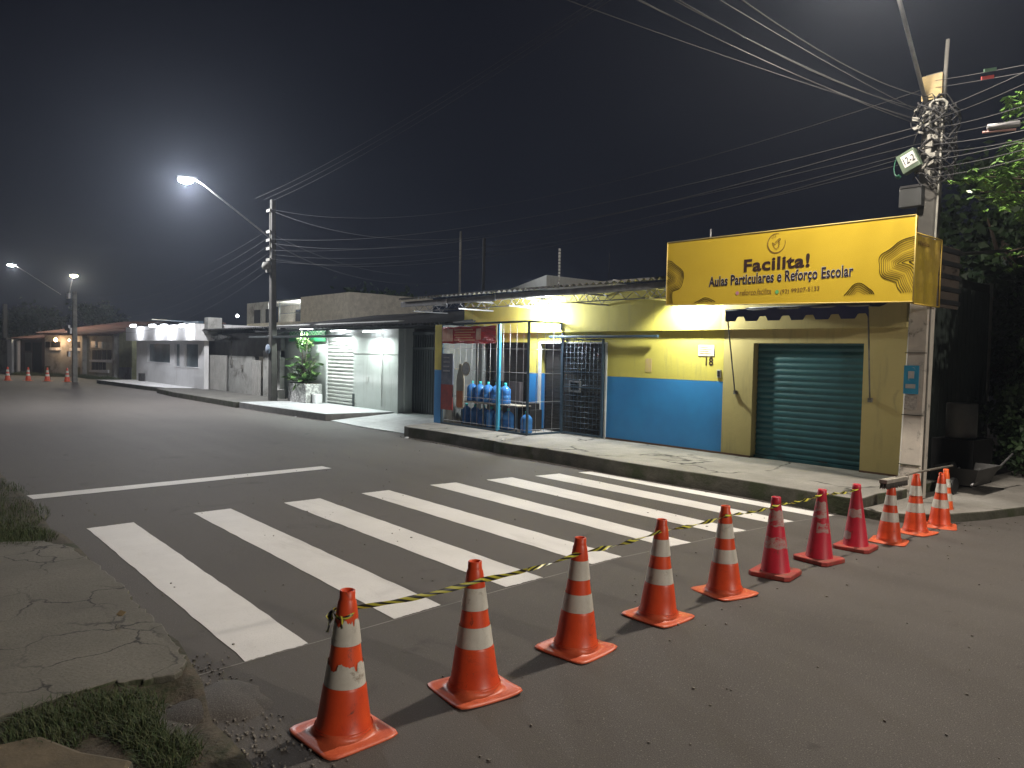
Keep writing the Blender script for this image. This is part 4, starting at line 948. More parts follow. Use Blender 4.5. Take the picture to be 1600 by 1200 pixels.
for k in range(44):   # tangle of cable loops, clamps and ties round the pole head
    z = 4.5+1.15*random.random()**.8; a = random.uniform(pi, 2*pi); r_ = random.uniform(.16, .30); c = Vector((-4.30, 11.2, z))
    pts = [c+Vector((r_*cos(a+q*.35)*1.05, r_*sin(a+q*.35), .10*sin(q*1.1+k)+random.uniform(-.02, .02))) for q in range(7)]
    m_.tube(pts, random.uniform(.006, .012), 5)
m_.build('cable_tangle', M['cable'], rp)
m_ = MB()
for k in range(26):
    z = random.uniform(4.6, 5.55); x = -4.31+random.uniform(-.16, .14); m_.obox((x, 11.0+random.uniform(-.04, .03), z), (random.uniform(.015, .05), 0, random.uniform(-.02, .02)), (0, .02, 0), (0, 0, random.uniform(.012, .035)))
m_.tube([(-4.28, 10.98, 5.2), (-4.28, 10.97, 5.52), (-4.24, 10.97, 5.56), (-4.12, 10.97, 5.55), (-4.07, 10.97, 5.5), (-4.08, 10.97, 5.4)], .018, 7)
m_.build('clamp', M['polec'], rp)
# green splice box with number
bx = thing('splice_box', (-4.5, 10.9, 4.8), 'tilted grey-green junction box with a white number label hanging on the pole', 'junction box')
bc_ = Vector((-4.51, 10.95, 4.79)); ta = R(24); ux = Vector((cos(ta), 0, sin(ta))); uz = Vector((-sin(ta), 0, cos(ta)))
m_ = MB(); m_.obox(bc_, ux*.125, Vector((0, .06, 0)), uz*.14); m_.build('case', M['green_box'], bx, .01)
lo = bc_+Vector((0, -.064, 0)); m_ = MB(); m_.obox(lo+ux*.02+uz*.01, ux*.088, Vector((0, .002, 0)), uz*.085); m_.build('number_label', M['label'], bx)
text('number', '12-2', lo+ux*(-.055)+uz*(-.045)+Vector((0, -.004, 0)), .15, .105, M['black'], bx, .03, ux=tuple(ux), uz=tuple(uz))
m_ = MB()
for k in range(5):
    m_.tube([lo-ux*.135+Vector((.045*cos(a)*(1+.1*k)-.02, .02+.01*k, .12*sin(a)*(1+.06*k)-.01)) for a in [pi*.5+q*pi/10 for q in range(13)]], .007, 5)
m_.build('green_cable_loop', M['green_cable'], bx)
m_ = MB(); m_.box((-4.66, 11.0, 4.18), (-4.36, 11.14, 4.46)); t = thing('meter_box', (-4.5, 11.05, 4.2), 'dark grey box below the numbered junction box on the pole', 'meter box'); m_.build('case', mat('dark_box_paint', (.022, .024, .024), .6), t, .01)
m_ = MB(); m_.box((-4.64, 10.99, 4.44), (-4.38, 11.15, 4.475)); m_.build('lid', M['black'], t)
m_ = MB(); z = 4.05
lp = pole('utility_pole', (-26.3, 11.05, .2), (-26.45, 11.05, 7.40), .15, .09, 'concrete pole at the tiled platform carrying the blazing street lamp', M['darkpole'])
m_ = MB()
for z in (6.95, 6.2, 5.9, 5.6, 5.2, 4.8): m_.box((-26.62+.001*z, 10.88, z), (-26.28, 10.93, z+.10))
m_.tube([(-26.3, 10.9, 5.4), (-26.28, 10.88, 6.9)], .02, 6); m_.build('clamp', M['polec'], lp)
m_ = MB(); m_.lathe([(.001, 0), (.14, .0), (.16, .12), (.12, .25), (.001, .25)], 14, 0, (-26.42, 10.82, 4.9)); m_.build('transformer_can', M['polec'], lp)
m_ = MB(); m_.lathe([(.001, -.02), (.17, -.02), (.18, 0), (.17, .02), (.001, .02)], 20, 0, (0, 0, 0)); o = m_.build('round_plate', mat('blue_round_plate', (.25, .32, .42), .5, (.03, .03, .04), 4), lp)
o.rotation_euler = (R(90), 0, 0); o.location = (-26.32, 10.86, 2.05); o.matrix_parent_inverse = lp.matrix_basis.inverted()
pb = G(104, 597); fp = pole('utility_pole', (pb.x, pb.y+.4, 0), (pb.x, pb.y+.4, FX(103, 455, pb.x).z), .16, .12, 'distant concrete pole with pale boxes, behind the rightmost distant cone', M['polec'])
m_ = MB()
zz = lambda py: FX(104, py, pb.x).z
for py, w, dx in ((512, .5, -.3), (517, .35, .3), (462, .25, 0), (553, .22, .05)): m_.box((pb.x-w+dx, pb.y+.05, zz(py)-.15), (pb.x+w+dx, pb.y+.15, zz(py)+.15))
m_.build('box', M['whitemetal'], fp)
pb2 = G(8, 580); pole('utility_pole', (pb2.x, pb2.y, 0), (pb2.x, pb2.y, FX(8, 475, pb2.x).z), .2, .17, 'dark distant pole at the left edge of the photo', M['darkroof'])
# ------------------------------------------------------------------ cables
NC = [0]
def cable(a, b_, sag, r, m, label, cat='cable', beads=0):
    a = Vector(a); b_ = Vector(b_); n = 24; pts = [a.lerp(b_, i/n)-Vector((0, 0, 4*sag*(i/n)*(1-i/n))) for i in range(n+1)]
    m_ = MB(); m_.tube(pts, r*.5, 5, 0, False); o = m_.build('overhead_cable', m); tag(o, label, cat, 'overhead cables strung between the poles')
    return o
PR = Vector((-4.30, 11.1, 0)); PL = Vector((-26.4, 11.0, 0))
ords = ['topmost', 'second', 'third', 'fourth', 'fifth', 'sixth', 'seventh', 'eighth', 'ninth', 'tenth']
for k, (px, py, pz1) in enumerate(((1172, -6, 5.45), (1190, -6, 5.50), (1100, -6, 5.30), (1062, -6, 5.22), (925, -6, 5.28), (1260, -6, 5.62), (1135, -6, 5.35))):
    e = FY(px, py, 6.2); d = e-Vector((PR.x, PR.y, pz1)); e2 = Vector((PR.x, PR.y, pz1))+d*2.3
    cable((PR.x+.03*k-.1, PR.y, pz1), e2, .15+.09*((k*3) % 4), .007+.003*(k % 2), M['cablelit'] if k in (0, 5) else M['cable'], 'thin cable from the top edge to the near pole, %s from the left' % ['fifth', 'sixth', 'third', 'second', 'first', 'seventh', 'fourth'][k])
for k, (za, zb, sag, dy) in enumerate(((5.30, 6.0, .55, 0), (5.22, 5.85, .75, .03), (5.05, 5.6, .5, -.03), (4.98, 5.45, .65, .02), (4.92, 5.3, .8, -.05), (4.86, 5.2, .6, .06), (5.8, 7.05, .9, 0))):
    cable((PR.x, PR.y+dy, za), (PL.x, PL.y+dy, zb), sag, .010 if k > 1 else .013, M['cablelit'] if k < 2 else M['cable'], 'street cable between the near pole and the tiled platform pole, %s from the top' % ['second', 'third', 'fourth', 'fifth', 'sixth', 'lowest', 'topmost'][k])
for k in range(6):
    cable((PL.x, PL.y, 6.4-.28*k), (pb.x, pb.y+.3, zz(458)-.30*k), .9+.1*k, .011, M['cablelit'] if k % 2 else M['cable'], 'cable between the tiled platform pole and the distant pole, %s of six' % ords[k])
for k in range(3):
    e = FY(922-12*k, -6, 8.6); a = Vector((PL.x, PL.y-.3*k, 7.35)); cable(a, a+(e-a)*1.35, .35, .009, M['cable'], 'high thin wire crossing the dark sky above the eave, %s of three' % ['upper', 'middle', 'lower'][k])
a = FY(718, 373, 12.6); cable((PL.x, PL.y, 7.0), a, .35, .014, M['cablelit'], 'wrapped service wire from the tiled platform pole to the weathered roof post')
a = FY(700, 442, 13); cable((PL.x, PL.y, 5.9), a, .5, .012, M['cable'], 'sagging service wire from the tiled platform pole towards the eave')
a = FY(640, 430, 14); cable((PL.x, PL.y, 6.2), a, .3, .012, M['cablelit'], 'paler service wire just above the sagging one')
for k in range(9):
    z0_ = 5.55-.11*k; e = FX(1640, [88, 104, 140, 168, 186, 196, 205, 214, 224][k], -2.2)
    cable((PR.x, PR.y, z0_-.1), Vector((PR.x, PR.y, z0_-.1)).lerp(e, 1.5), .04+.02*(k % 3), .007 if k < 4 else .011, M['cablelit'] if k % 2 == 0 else M['cable'], 'cable running right from the near pole, %s from the top' % ords[k])
for q_, (ya, yb) in enumerate(((137, 104), (126, 92))): cable(FX(1462, ya, -4.2), FX(1700, yb-10, -2.0), .01, .008, M['cable'], 'thin wire carrying the %s clip tag right of the near pole' % ['red', 'green'][q_])
e = FX(1568, 196, -3.0); t = thing('splice_closure', e, 'long grey cable closure hanging among the wires right of the near pole', 'cable closure')
m_ = MB(); dx_ = (FX(1600, 192, -2.8)-FX(1545, 199, -3.1)).normalized(); m_.tube([e-dx_*.16, e-dx_*.15, e+dx_*.15, e+dx_*.16], [.022, .035, .035, .02], 12); m_.build('case', M['greymetal'], t)
m_ = MB(); m_.tube([e-dx_*.2+Vector((0, 0, -.05)), e+dx_*.12+Vector((0, 0, -.06))], .014, 8); m_.build('clip_bar', mat('pinkish_clip', (.3, .16, .14), .6), t)
for px, py, mm, lb in ((1543, 121, 'redtag', 'small red tag clipped on a wire right of the near pole'), (1547, 109, 'greentag', 'small green tag clipped on the wire above the red tag')):
    e = FX(px, py, -3.0); m_ = MB(); m_.obox(e, dx_*.055, Vector((.005, .0, 0)), Vector((0, 0, .018))); tag(m_.build('cable_tag', M[mm]), lb, 'tag')
# ------------------------------------------------------------------ right-hand dark yard
nb = thing('shade_sheet', (-4.9, 14, .1), 'dark grey-green sheet metal wall, added over the shaded yellow side right of the pole', 'wall')  # dark sheet stands in for the shop's own shaded side wall
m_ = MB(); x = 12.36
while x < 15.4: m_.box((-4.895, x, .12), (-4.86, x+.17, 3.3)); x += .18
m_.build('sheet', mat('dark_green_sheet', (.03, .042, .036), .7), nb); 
t = thing('white_bin', (-4.7, 13.6, .1), 'dim pale cylinder bin on a dark base beside the sheet metal wall', 'bin')
bp = G(1497, 745, .12); bp = FX(1497, 660, -4.55); 
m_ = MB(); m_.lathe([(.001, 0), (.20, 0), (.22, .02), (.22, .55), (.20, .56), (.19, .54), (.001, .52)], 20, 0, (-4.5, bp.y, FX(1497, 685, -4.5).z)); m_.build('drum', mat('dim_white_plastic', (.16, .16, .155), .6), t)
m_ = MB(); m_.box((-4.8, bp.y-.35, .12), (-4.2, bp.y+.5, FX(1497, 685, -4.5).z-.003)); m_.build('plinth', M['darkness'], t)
wb = thing('wheelbarrow', (-4.25, 12.4, .12), 'dark wheelbarrow with a raised metal handle in the shade behind the last cone', 'wheelbarrow')
wc = Vector((-4.15, 12.55, .12))
m_ = MB(); m_.v = [tuple(wc+Vector(q)) for q in ((-.2,-.35,.12),(.2,-.35,.12),(.2,.3,.12),(-.2,.3,.12),(-.3,-.5,.38),(.3,-.5,.38),(.3,.45,.38),(-.3,.45,.38))]
m_.f = [(0,3,2,1),(0,1,5,4),(1,2,6,5),(2,3,7,6),(3,0,4,7)]; m_.m = [0]*5; m_.sm = [False]*5; m_.build('tray', mat('dark_steel_tray', (.03, .03, .03), .5, metal=.4), wb)
for s_ in (-.2, .2):
    m_ = MB(); m_.tube([wc+Vector((s_, -.45, .15)), wc+Vector((s_*1.2, .45, .3)), wc+Vector((s_*1.5, .95, .52))], .016, 7); m_.build('handle', M['greymetal'], wb)
m_ = MB(); m_.tube([wc+Vector((-.03, -.55, .12)), wc+Vector((.03, -.55, .12))], .12, 18); m_.build('wheel', M['black'], wb)
def foliage(mb, c, rad, n, size, clump=14, mi=0, droop=0):
    c = Vector(c)
    cl = []
    for _ in range(clump):
        while True:
            q = Vector([random.uniform(-1, 1) for _ in range(3)])
            if q.length < 1: break
        q = q*(.55+.45*random.random()); cl.append((Vector((q.x*rad[0], q.y*rad[1], q.z*rad[2])), random.uniform(.18, .42)))
    for _ in range(n):
        cc, rr = random.choice(cl); q = Vector([random.gauss(0, .5) for _ in range(3)])*rr*max(rad)*.8; p = c+cc+q
        d = Vector([random.gauss(0, 1) for _ in range(3)]); d.z -= droop; d.normalize(); s_ = d.cross(Vector([random.gauss(0, 1) for _ in range(3)])).normalized(); l = size*random.uniform(.6, 1.3); w = l*.28
        mb.face([p, p+d*l*.45+s_*w, p+d*l, p+d*l*.45-s_*w], mi)
def tree(name, base, h, crown, rad, n, size, label, m, cat='tree', clump=22, group=None):
    t = thing(name, base, label, cat, group); b_ = Vector(base); c = Vector(crown)
    m_ = MB(); m_.tube([b_, b_.lerp(c, .4)+Vector((.1, 0, 0)), c], [h*.035, h*.028, h*.015], 9)
    for k in range(7):
        a = random.uniform(0, 2*pi); s_ = b_.lerp(c, random.uniform(.45, .9)); m_.tube([s_, s_+Vector((cos(a)*rad[0]*.4, sin(a)*rad[1]*.4, rad[2]*.25)), s_+Vector((cos(a)*rad[0]*.75, sin(a)*rad[1]*.75, rad[2]*.5))], [h*.012, h*.008, h*.003], 6)
    m_.build('trunk', M['bark'], t)
    m_ = MB(); foliage(m_, crown, rad, n, size, clump); m_.build('crown', m, t); return t
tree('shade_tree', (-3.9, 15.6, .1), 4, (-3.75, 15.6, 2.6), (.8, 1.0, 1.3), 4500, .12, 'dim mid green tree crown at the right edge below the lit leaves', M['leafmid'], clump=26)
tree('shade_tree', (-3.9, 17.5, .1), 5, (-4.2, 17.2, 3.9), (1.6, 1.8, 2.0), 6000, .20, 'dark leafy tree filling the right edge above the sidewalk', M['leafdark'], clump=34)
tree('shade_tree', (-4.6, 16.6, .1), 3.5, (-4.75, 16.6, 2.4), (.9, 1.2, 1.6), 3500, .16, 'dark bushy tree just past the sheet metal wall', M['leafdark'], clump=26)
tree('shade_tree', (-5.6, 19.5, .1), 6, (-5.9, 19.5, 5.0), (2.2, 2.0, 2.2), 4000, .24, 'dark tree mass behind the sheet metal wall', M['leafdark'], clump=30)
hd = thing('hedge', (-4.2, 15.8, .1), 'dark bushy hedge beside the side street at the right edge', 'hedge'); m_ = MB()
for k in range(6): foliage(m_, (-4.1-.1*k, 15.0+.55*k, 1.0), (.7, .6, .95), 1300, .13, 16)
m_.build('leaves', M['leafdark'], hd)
m_ = MB(); 
for k in range(6): m_.tube([(-4.1-.1*k, 15.0+.55*k, .1), (-4.05-.1*k, 15.05+.55*k, 1.2)], .03, 6)
m_.build('stem', M['bark'], hd)
# lit branch reaching in from the right
lb_ = thing('lit_tree', (-1.6, 14.2, .1), 'bright green lamp-lit tree leaves reaching in at upper right, unseen crown added for shade', 'tree')
m_ = MB(); tr0 = Vector((-1.4, 14.4, 0)); m_.tube([tr0, tr0+Vector((-.1, 0, 2.5)), tr0+Vector((-.3, -.2, 4.6))], [.14, .11, .06], 9)
def compound(m2, p, d, n, size):
    for k in range(n):
        q = p+d*(k*size*.32); 
        for s_ in (-1, 1):
            sv = (d.cross(Vector((0, 0, 1)))*s_+d*.5+Vector((random.uniform(-.3, .3), random.uniform(-.3, .3), -.35+random.uniform(-.3, .2)))).normalized(); l = size*random.uniform(.7, 1.2); nrm = sv.cross(Vector((random.gauss(0, .4), random.gauss(0, .4), 1))).normalized()*l*.2
            m2.face([q, q+sv*l*.45+nrm, q+sv*l, q+sv*l*.45-nrm])
m2 = MB()
for (px, py, xx, n) in ((1545, 268, -3.2, 14), (1562, 285, -3.2, 12), (1585, 262, -3.1, 14), (1592, 240, -3.0, 12), (1600, 290, -3.1, 14), (1590, 310, -3.2, 10), (1530, 275, -3.2, 7), (1580, 162, -3.0, 8), (1598, 175, -3.0, 8), (1532, 300, -3.25, 5), (1620, 270, -3.0, 14), (1640, 200, -2.9, 12), (1630, 320, -3.0, 12), (1570, 300, -3.1, 14), (1555, 285, -3.15, 12), (1598, 330, -3.2, 12), (1575, 275, -3.0, 14), (1610, 250, -3, 14), (1585, 225, -3.1, 8), (1600, 160, -3.0, 10), (1578, 392, -3.4, 5), (1590, 402, -3.5, 5)):
    c = FX(px, py, xx); m_.tube([tr0+Vector((-.3, -.2, random.uniform(3.8, 4.6))), (tr0+c)/2+Vector((0, 0, 2.2)), c], [.03, .018, .005], 5)
    for _ in range(n):
        p = c+Vector((random.gauss(0, .10), random.gauss(0, .12), random.gauss(0, .07))); a = random.uniform(0, 2*pi); compound(m2, p, Vector((cos(a), sin(a), -.35)).normalized(), random.randint(3, 5), .085)
foliage(m2, (-.2, 12.9, 3.3), (1.5, 2.2, 2.0), 5000, .22, 26)  # dense unseen crown mass added to shade the side wall from the right-hand lamp
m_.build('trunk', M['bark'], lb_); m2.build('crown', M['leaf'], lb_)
# ------------------------------------------------------------------ grey shops left of the yellow one
gs = thing('grey_shop', (-22, 12.3, .2), 'low pale grey shop with roller shutter and dark sheet roof behind the tiled platform', 'building')
YG = 12.25
def xg(px, y=YG, py=560): return FY(px, py, y).x
X0, X1, X2, X3, X4 = xg(430), xg(512), xg(552), xg(631, 12.45), -15.95
m_ = MB(); m_.box((X0, YG, .1), (X1, YG+.2, 3.0)); m_.box((X1, YG, 2.42), (X2, YG+.2, 3.0)); m_.box((X2, YG, .1), (X3, YG+.2, 3.0)); m_.box((X3, YG+.2, .1), (X3+.1, 12.75, 2.9)); m_.build('wall', M['greywall'], gs)
m_ = MB(); m_.box((X1-.10, YG-.03, .2), (X1, YG-.002, 2.5)); m_.build('shutter_jamb', M['white'], gs)
shutter('roller_shutter', X1, X2, .22, 2.42, YG+.04, mat('white_shutter_slats', (.50, .50, .47), .5, (.40, .40, .38), 2), gs, .125, .04)
m_ = MB(); m_.box((X2+.02, YG-.04, .2), (X2+.12, YG-.002, .62)); m_.build('dark_stain_post', M['greygate'], gs)
m_ = MB(); m_.box((X2, YG-.012, 1.95), (X3, YG-.002, 1.965)); m_.build('conduit', M['polec'], gs)
corrugated('roof', X0-.2, -15.6, 11.35, 2.80, 17, 3.62, gs, M['darkroof'], .20, .035)
m_ = MB(); m_.box((X0-.2, 11.5, 2.70), (-16.0, 11.55, 2.76)); m_.box((X0-.2, 12.0, 2.76), (-16.0, 12.05, 2.83)); m_.build('purlin', M['greygate'], gs)
m_ = MB(); m_.box((X0-.2, 16.5, .1), (-16, 16.7, 3.5)); m_.build('rear_wall', M['dirtywall'], gs)
gx0, gx1 = FY(632, 560, 12.75).x, FY(683, 560, 12.75).x
m_ = MB(); x = gx0
while x < gx1-.02: m_.box((x, 12.72-.015, .12), (min(x+.07, gx1), 12.75, 2.12)); m_.box((x+.07, 12.735, .12), (min(x+.13, gx1), 12.75, 2.12)); x += .13
for k in range(14): m_.box((gx0+(gx1-gx0)*k/14, 12.72, 2.2), (gx0+(gx1-gx0)*k/14+.045, 12.75, 2.56))
m_.box((gx0, 12.70, 2.121), (gx1, 12.75, 2.199)); m_.box((gx0, 12.70, 2.56), (gx1, 12.75, 2.66)); m_.box((gx0-.05, 12.69, .1), (gx0-.002, 12.76, 2.66)); m_.build('sheet_gate', M['greygate'], gs)
m_ = MB(); m_.box((gx0, 13.6, .1), (gx1+.6, 13.7, 2.9)); m_.build('yard_wall', M['dirtywall'], gs)
# green banner
gb = thing('green_banner', (-27, 12.15, 2.4), 'green banner with a pale zigzag pattern under the dark roof', 'banner')
ga, gb_ = xg(452, 12.12, 520), xg(508, 12.12, 520)
m_ = MB(); m_.box((ga, 12.12, 2.36), (gb_, 12.15, 2.86)); m_.build('sheet', mat('green_vinyl', (.02, .30, .10), .45), gb)
m_ = MB(); n = 10
for k in range(n):
    xa = ga+(gb_-ga)*k/n; xb = ga+(gb_-ga)*(k+1)/n; xm = (xa+xb)/2
    for zo in (0, .13): stroke(m_, [Vector((xa, 12.112, 2.55+zo)), Vector((xm, 12.112, 2.68+zo)), Vector((xb, 12.112, 2.55+zo))], .035)
m_.build('zigzag_print', mat('pale_green_print', (.45, .62, .40), .5), gb)
fc = thing('flat_canopy', (-27, 11.3, 2.35), 'thin dark flat canopy crossing in front of the green banner', 'canopy')
ca, cb = FY(397, 525, 11.2).x, FY(542, 522, 11.2).x
m_ = MB(); m_.box((ca, 11.0, 2.46), (cb, 11.4, 2.53)); m_.build('panel', M['greygate'], fc, .006)
for x in (ca+1.5, cb-.1):
    m_ = MB(); m_.tube([(x, 11.1, 2.53), (x, 12.2, 2.8)], .012, 6); m_.build('stay', M['greymetal'], fc)
for (px, y, z, lb, pw) in ((528, 12.0, 2.72, 'white tube lamp under the roof above the roller shutter', 70), (580, 11.9, 2.66, 'white tube lamp under the roof above the blank grey wall', 60), (478, 11.75, 2.765, 'white tube lamp behind the eave edge before the green banner', 75)):
    t = thing('tube_lamp', (xg(px, y), y, z), lb, 'lamp', 'white lamps under the grey shop roof'); l = Vector((xg(px, y), y, z))
    m_ = MB(); m_.tube([l-Vector((.5, 0, 0)), l+Vector((.5, 0, 0))], .022, 8); m_.build('tube', white_glow, t)
    m_ = MB(); m_.box((l.x-.52, l.y-.025, l.z+.024), (l.x+.52, l.y+.025, l.z+.055)); m_.build('fitting', M['whitemetal'], t)
    light('lamp_light', l+Vector((0, -.05, -.08)), pw, (.88, 1, .95), .05, 'AREA', rot=(0, -.25, -1), parent=t, size=(1.0, .08))
# planter with plant
pt = thing('planter', (-25.7, 11.7, .2), 'square planter with marbled grey pattern on the tiled platform', 'planter')
pa, pbx = xg(461, 11.6, 615), xg(482, 11.6, 615)
def marble():
    m, nt, b = nodes('marble_pattern'); v = coords(nt); nt.links.new(ramp(nt, noise(nt, 5, 3, .5, v, 2.5), .46, .5, (.55, .55, .53), (.27, .27, .26)), b.inputs['Base Color']); b.inputs['Roughness'].default_value = .5; return m
m_ = MB(); m_.box((pa-.35, 11.5, .2), (pbx, 12.1, .86)); m_.build('box', marble(), pt, .01)
m_ = MB(); m_.box((pa-.30, 11.55, .862), (pbx-.05, 12.05, .88)); m_.build('soil', M['dirt'], pt)
pl = thing('potted_plant', (-26, 11.8, .86), 'tall leafy green plant growing out of the marbled planter', 'plant')
m_ = MB(); m2 = MB(); ctr = Vector(((pa+pbx)/2-.15, 11.75, .86))
for k in range(62):
    a = random.uniform(0, 2*pi); rr = random.uniform(.05, .95); hh = random.uniform(.1, 1.25)*(1-.3*rr); 
    st_ = ctr+Vector((cos(a)*.1, sin(a)*.1, 0)); tip = ctr+Vector((cos(a)*rr*.85, sin(a)*rr*.45, hh*1.0)); m2.tube([st_, st_.lerp(tip, .5)+Vector((0, 0, .12)), tip], .008, 4)
    for q in range(3):
        p = st_.lerp(tip, .55+.2*q)+Vector((random.gauss(0, .06), random.gauss(0, .05), random.gauss(0, .06))); d = Vector((cos(a)+random.gauss(0, .5), sin(a)+random.gauss(0, .5), random.uniform(-.5, .7))).normalized(); s_ = d.cross(Vector((random.gauss(0, .4), random.gauss(0, .4), 1))).normalized(); l = random.uniform(.22, .45); w = l*.2
        m_.face([p, p+d*l*.3+s_*w, p+d*l*.7+s_*w*.8, p+d*l, p+d*l*.7-s_*w*.8, p+d*l*.3-s_*w])
foliage(m_, ctr+Vector((-.15, 0, 1.45)), (.6, .35, .3), 320, .16, 12)
m2.tube([ctr, ctr+Vector((-.1, 0, .9)), ctr+Vector((-.3, 0, 1.5))], .02, 6); m2.tube([ctr, ctr+Vector((.1, 0, .9)), ctr+Vector((.3, 0, 1.6))], .015, 6)
m_.build('leaves', M['leafplant'], pl); m2.build('stem', M['bark'], pl)
t = thing('white_crate', (-24.9, 11.8, .2), 'small white box on the tiled platform right of the planter', 'box'); wx = xg(494, 11.8, 620)
m_ = MB(); m_.box((wx-.18, 11.7, .2), (wx+.16, 11.95, .52)); m_.build('box', M['white'], t, .01); m_ = MB(); m_.box((wx-.2, 11.69, .22), (wx-.12, 11.698, .5)); m_.build('dark_slot', M['black'], t)
sp_ = thing('side_shelf', (-26.8, 11.8, .2), 'small pale bench between the pole and the planter', 'bench')
bxx = xg(438, 11.8, 620); m_ = MB(); m_.box((bxx-.3, 11.6, .50), (bxx+.25, 11.9, .54)); m_.build('seat', M['palegate'], sp_)
for q in (-.27, .2):
    m_ = MB(); m_.box((bxx+q, 11.62, .2), (bxx+q+.04, 11.88, .498)); m_.build('leg', M['palegate'], sp_)
# ------------------------------------------------------------------ worn row between white house and grey shop
wr = thing('worn_houses', (-31, 11.9, .2), 'worn grey low frontage with corrugated gates left of the street pole', 'building')
YW = 11.85
def xw(px, py=570): return FY(px, py, YW).x
def corr_panel(m_, xa, xb, za, zb, y, pitch=.22, d=.08):
    n = int((xb-xa)/pitch*6)
    for i in range(n):
        p0, p1 = xa+(xb-xa)*i/n, xa+(xb-xa)*(i+1)/n; f_ = lambda x: y-d*max(0, min(1, 1.5*sin(2*pi*x/pitch)+.5))
        m_.face([(p0, f_(p0), za), (p1, f_(p1), za), (p1, f_(p1), zb), (p0, f_(p0), zb)])
w0, w1, w2, w3, w4 = FY(320, 570, 11.85).x-.4, xw(320), xw(357), xw(397), xw(430)
m_ = MB(); m_.box((w0, YW, .1), (w1, YW+.2, 2.55)); m_.box((w2, YW, .1), (w3, YW+.2, 1.75)); m_.box((w3+.9, YW+.01, .1), (w4+.4, YW+.2, 2.0)); m_.build('wall', M['dirtywall'], wr)
m_ = MB(); m_.box((w1, YW+.05, 1.75), (w4+.4, YW+.2, 2.7)); m_.box((w1-.3, YW-.1, 2.35), (w2+.3, YW+.04, 2.6)); m_.build('upper_wall', mat('sooty_plaster', (.12, .12, .11), .9, (.07, .07, .065), 2), wr)
m_ = MB(); corr_panel(m_, w1, w2, .2, 1.75, YW); m_.build('corrugated_gate', M['palegate'], wr)
m_ = MB(); corr_panel(m_, w3, w3+.9, .2, 1.6, YW); m_.build('corrugated_gate', M['palegate'], wr)
corrugated('roof', w0, w4+.6, 11.2, 2.86, 16, 3.25, wr, M['darkroof'], .22, .03)
m_ = MB()
x = w1-.3
while x < w2+.3: m_.box((x, 11.6, 2.48+random.uniform(-.04, .04)), (x+.25, YW-.1, 2.62+random.uniform(-.04, .04))); x += .3
m_.build('canopy_fringe', M['dirtywall'], wr)
for q_, (x_, z_, w_, h_) in enumerate(((w2+.35, 1.35, .16, .24), (w2+1.6, 1.2, .12, .18), (w4-.1, 1.5, .2, .3))):
    m_ = MB(); m_.box((x_, YW-.07, z_), (x_+w_, YW-.001, z_+h_)); m_.build('meter_box', M['polec'], wr, .01)
m_ = MB(); m_.tube([(w2+.43, YW-.03, 1.60), (w2+.43, YW-.03, 2.6)], .02, 6); m_.build('conduit', M['polec'], wr)
m_ = MB(); m_.tube([(X3-.9, YG-.03, .3), (X3-.9, YG-.03, 2.6)], .018, 6); m_.build('drain_pipe', M['whitemetal'], gs)
m_ = MB(); m_.box((X3-1.9, YG-.03, 1.05), (X3-1.78, YG-.001, 1.22)); m_.build('wall_socket_box', M['label'], gs)
# ------------------------------------------------------------------ white house
wh = thing('white_house', (-40, 11.4, .2), 'brightly lit white corner house with flat parapet and large shop windows', 'building')
YH = 11.4
def xh(px, py=565, y=YH): return FY(px, py, y).x
hx0, hx1 = -46.0, xh(319)
wa, wbx, dc, dd, de, df = xh(231), xh(266), xh(273), xh(281), xh(288), xh(310)
m_ = MB(); m_.box((hx0, YH, .1), (wa, YH+.2, 2.4)); m_.box((wa, YH, .1), (wbx, YH+.2, 1.28)); m_.box((wa, YH, 2.22), (df, YH+.2, 2.4)); m_.box((wbx, YH, .1), (dc, YH+.2, 2.22)); m_.box((dc, YH, .1), (dd, YH+.2, 1.15)); m_.box((dd, YH, .1), (de, YH+.2, 2.22)); m_.box((de, YH, .1), (df, YH+.2, 1.15)); m_.box((df, YH, .1), (hx1, YH+.2, 2.4))
m_.box((hx0, YH+.2, .1), (hx0+.2, 15, 2.4)); m_.build('wall', M['white'], wh)
for a, b_, z in ((wa, wbx, 1.28), (dc, dd, 1.15), (de, df, 1.15)):
    m_ = MB(); m_.box((a, YH+.10, z), (b_, YH+.13, 2.22)); wn_ = m_.build('window', mat('grey_glass', (.20, .25, .27), .15, (.12, .15, .16), 1), wh)
    m_ = MB(); m_.box((a-.04, YH-.015, z-.04), (b_+.04, YH-.002, z)); m_.box((a-.04, YH-.015, z), (a, YH-.002, 2.26)); m_.box((b_, YH-.015, z), (b_+.04, YH-.002, 2.26)); m_.build('frame', M['white'], wn_)
m_ = MB(); m_.box((hx0-.2, 10.9, 2.38), (hx1+.3, 15, 3.12)); m_.build('parapet', M['white'], wh)
m_ = MB(); m_.box((xh(224), YH-.25, .2), (xh(228), YH-.05, .62)); t = m_.build('black_speaker', M['black']); tag(t, 'small black post-like box standing on the white house platform', 'box')
m_ = MB(); m_.box((hx1+.31, 11.3, 2.7), (hx1+.8, 11.9, 3.4)); m_.build('chimney_block', M['dirtywall'], wh)
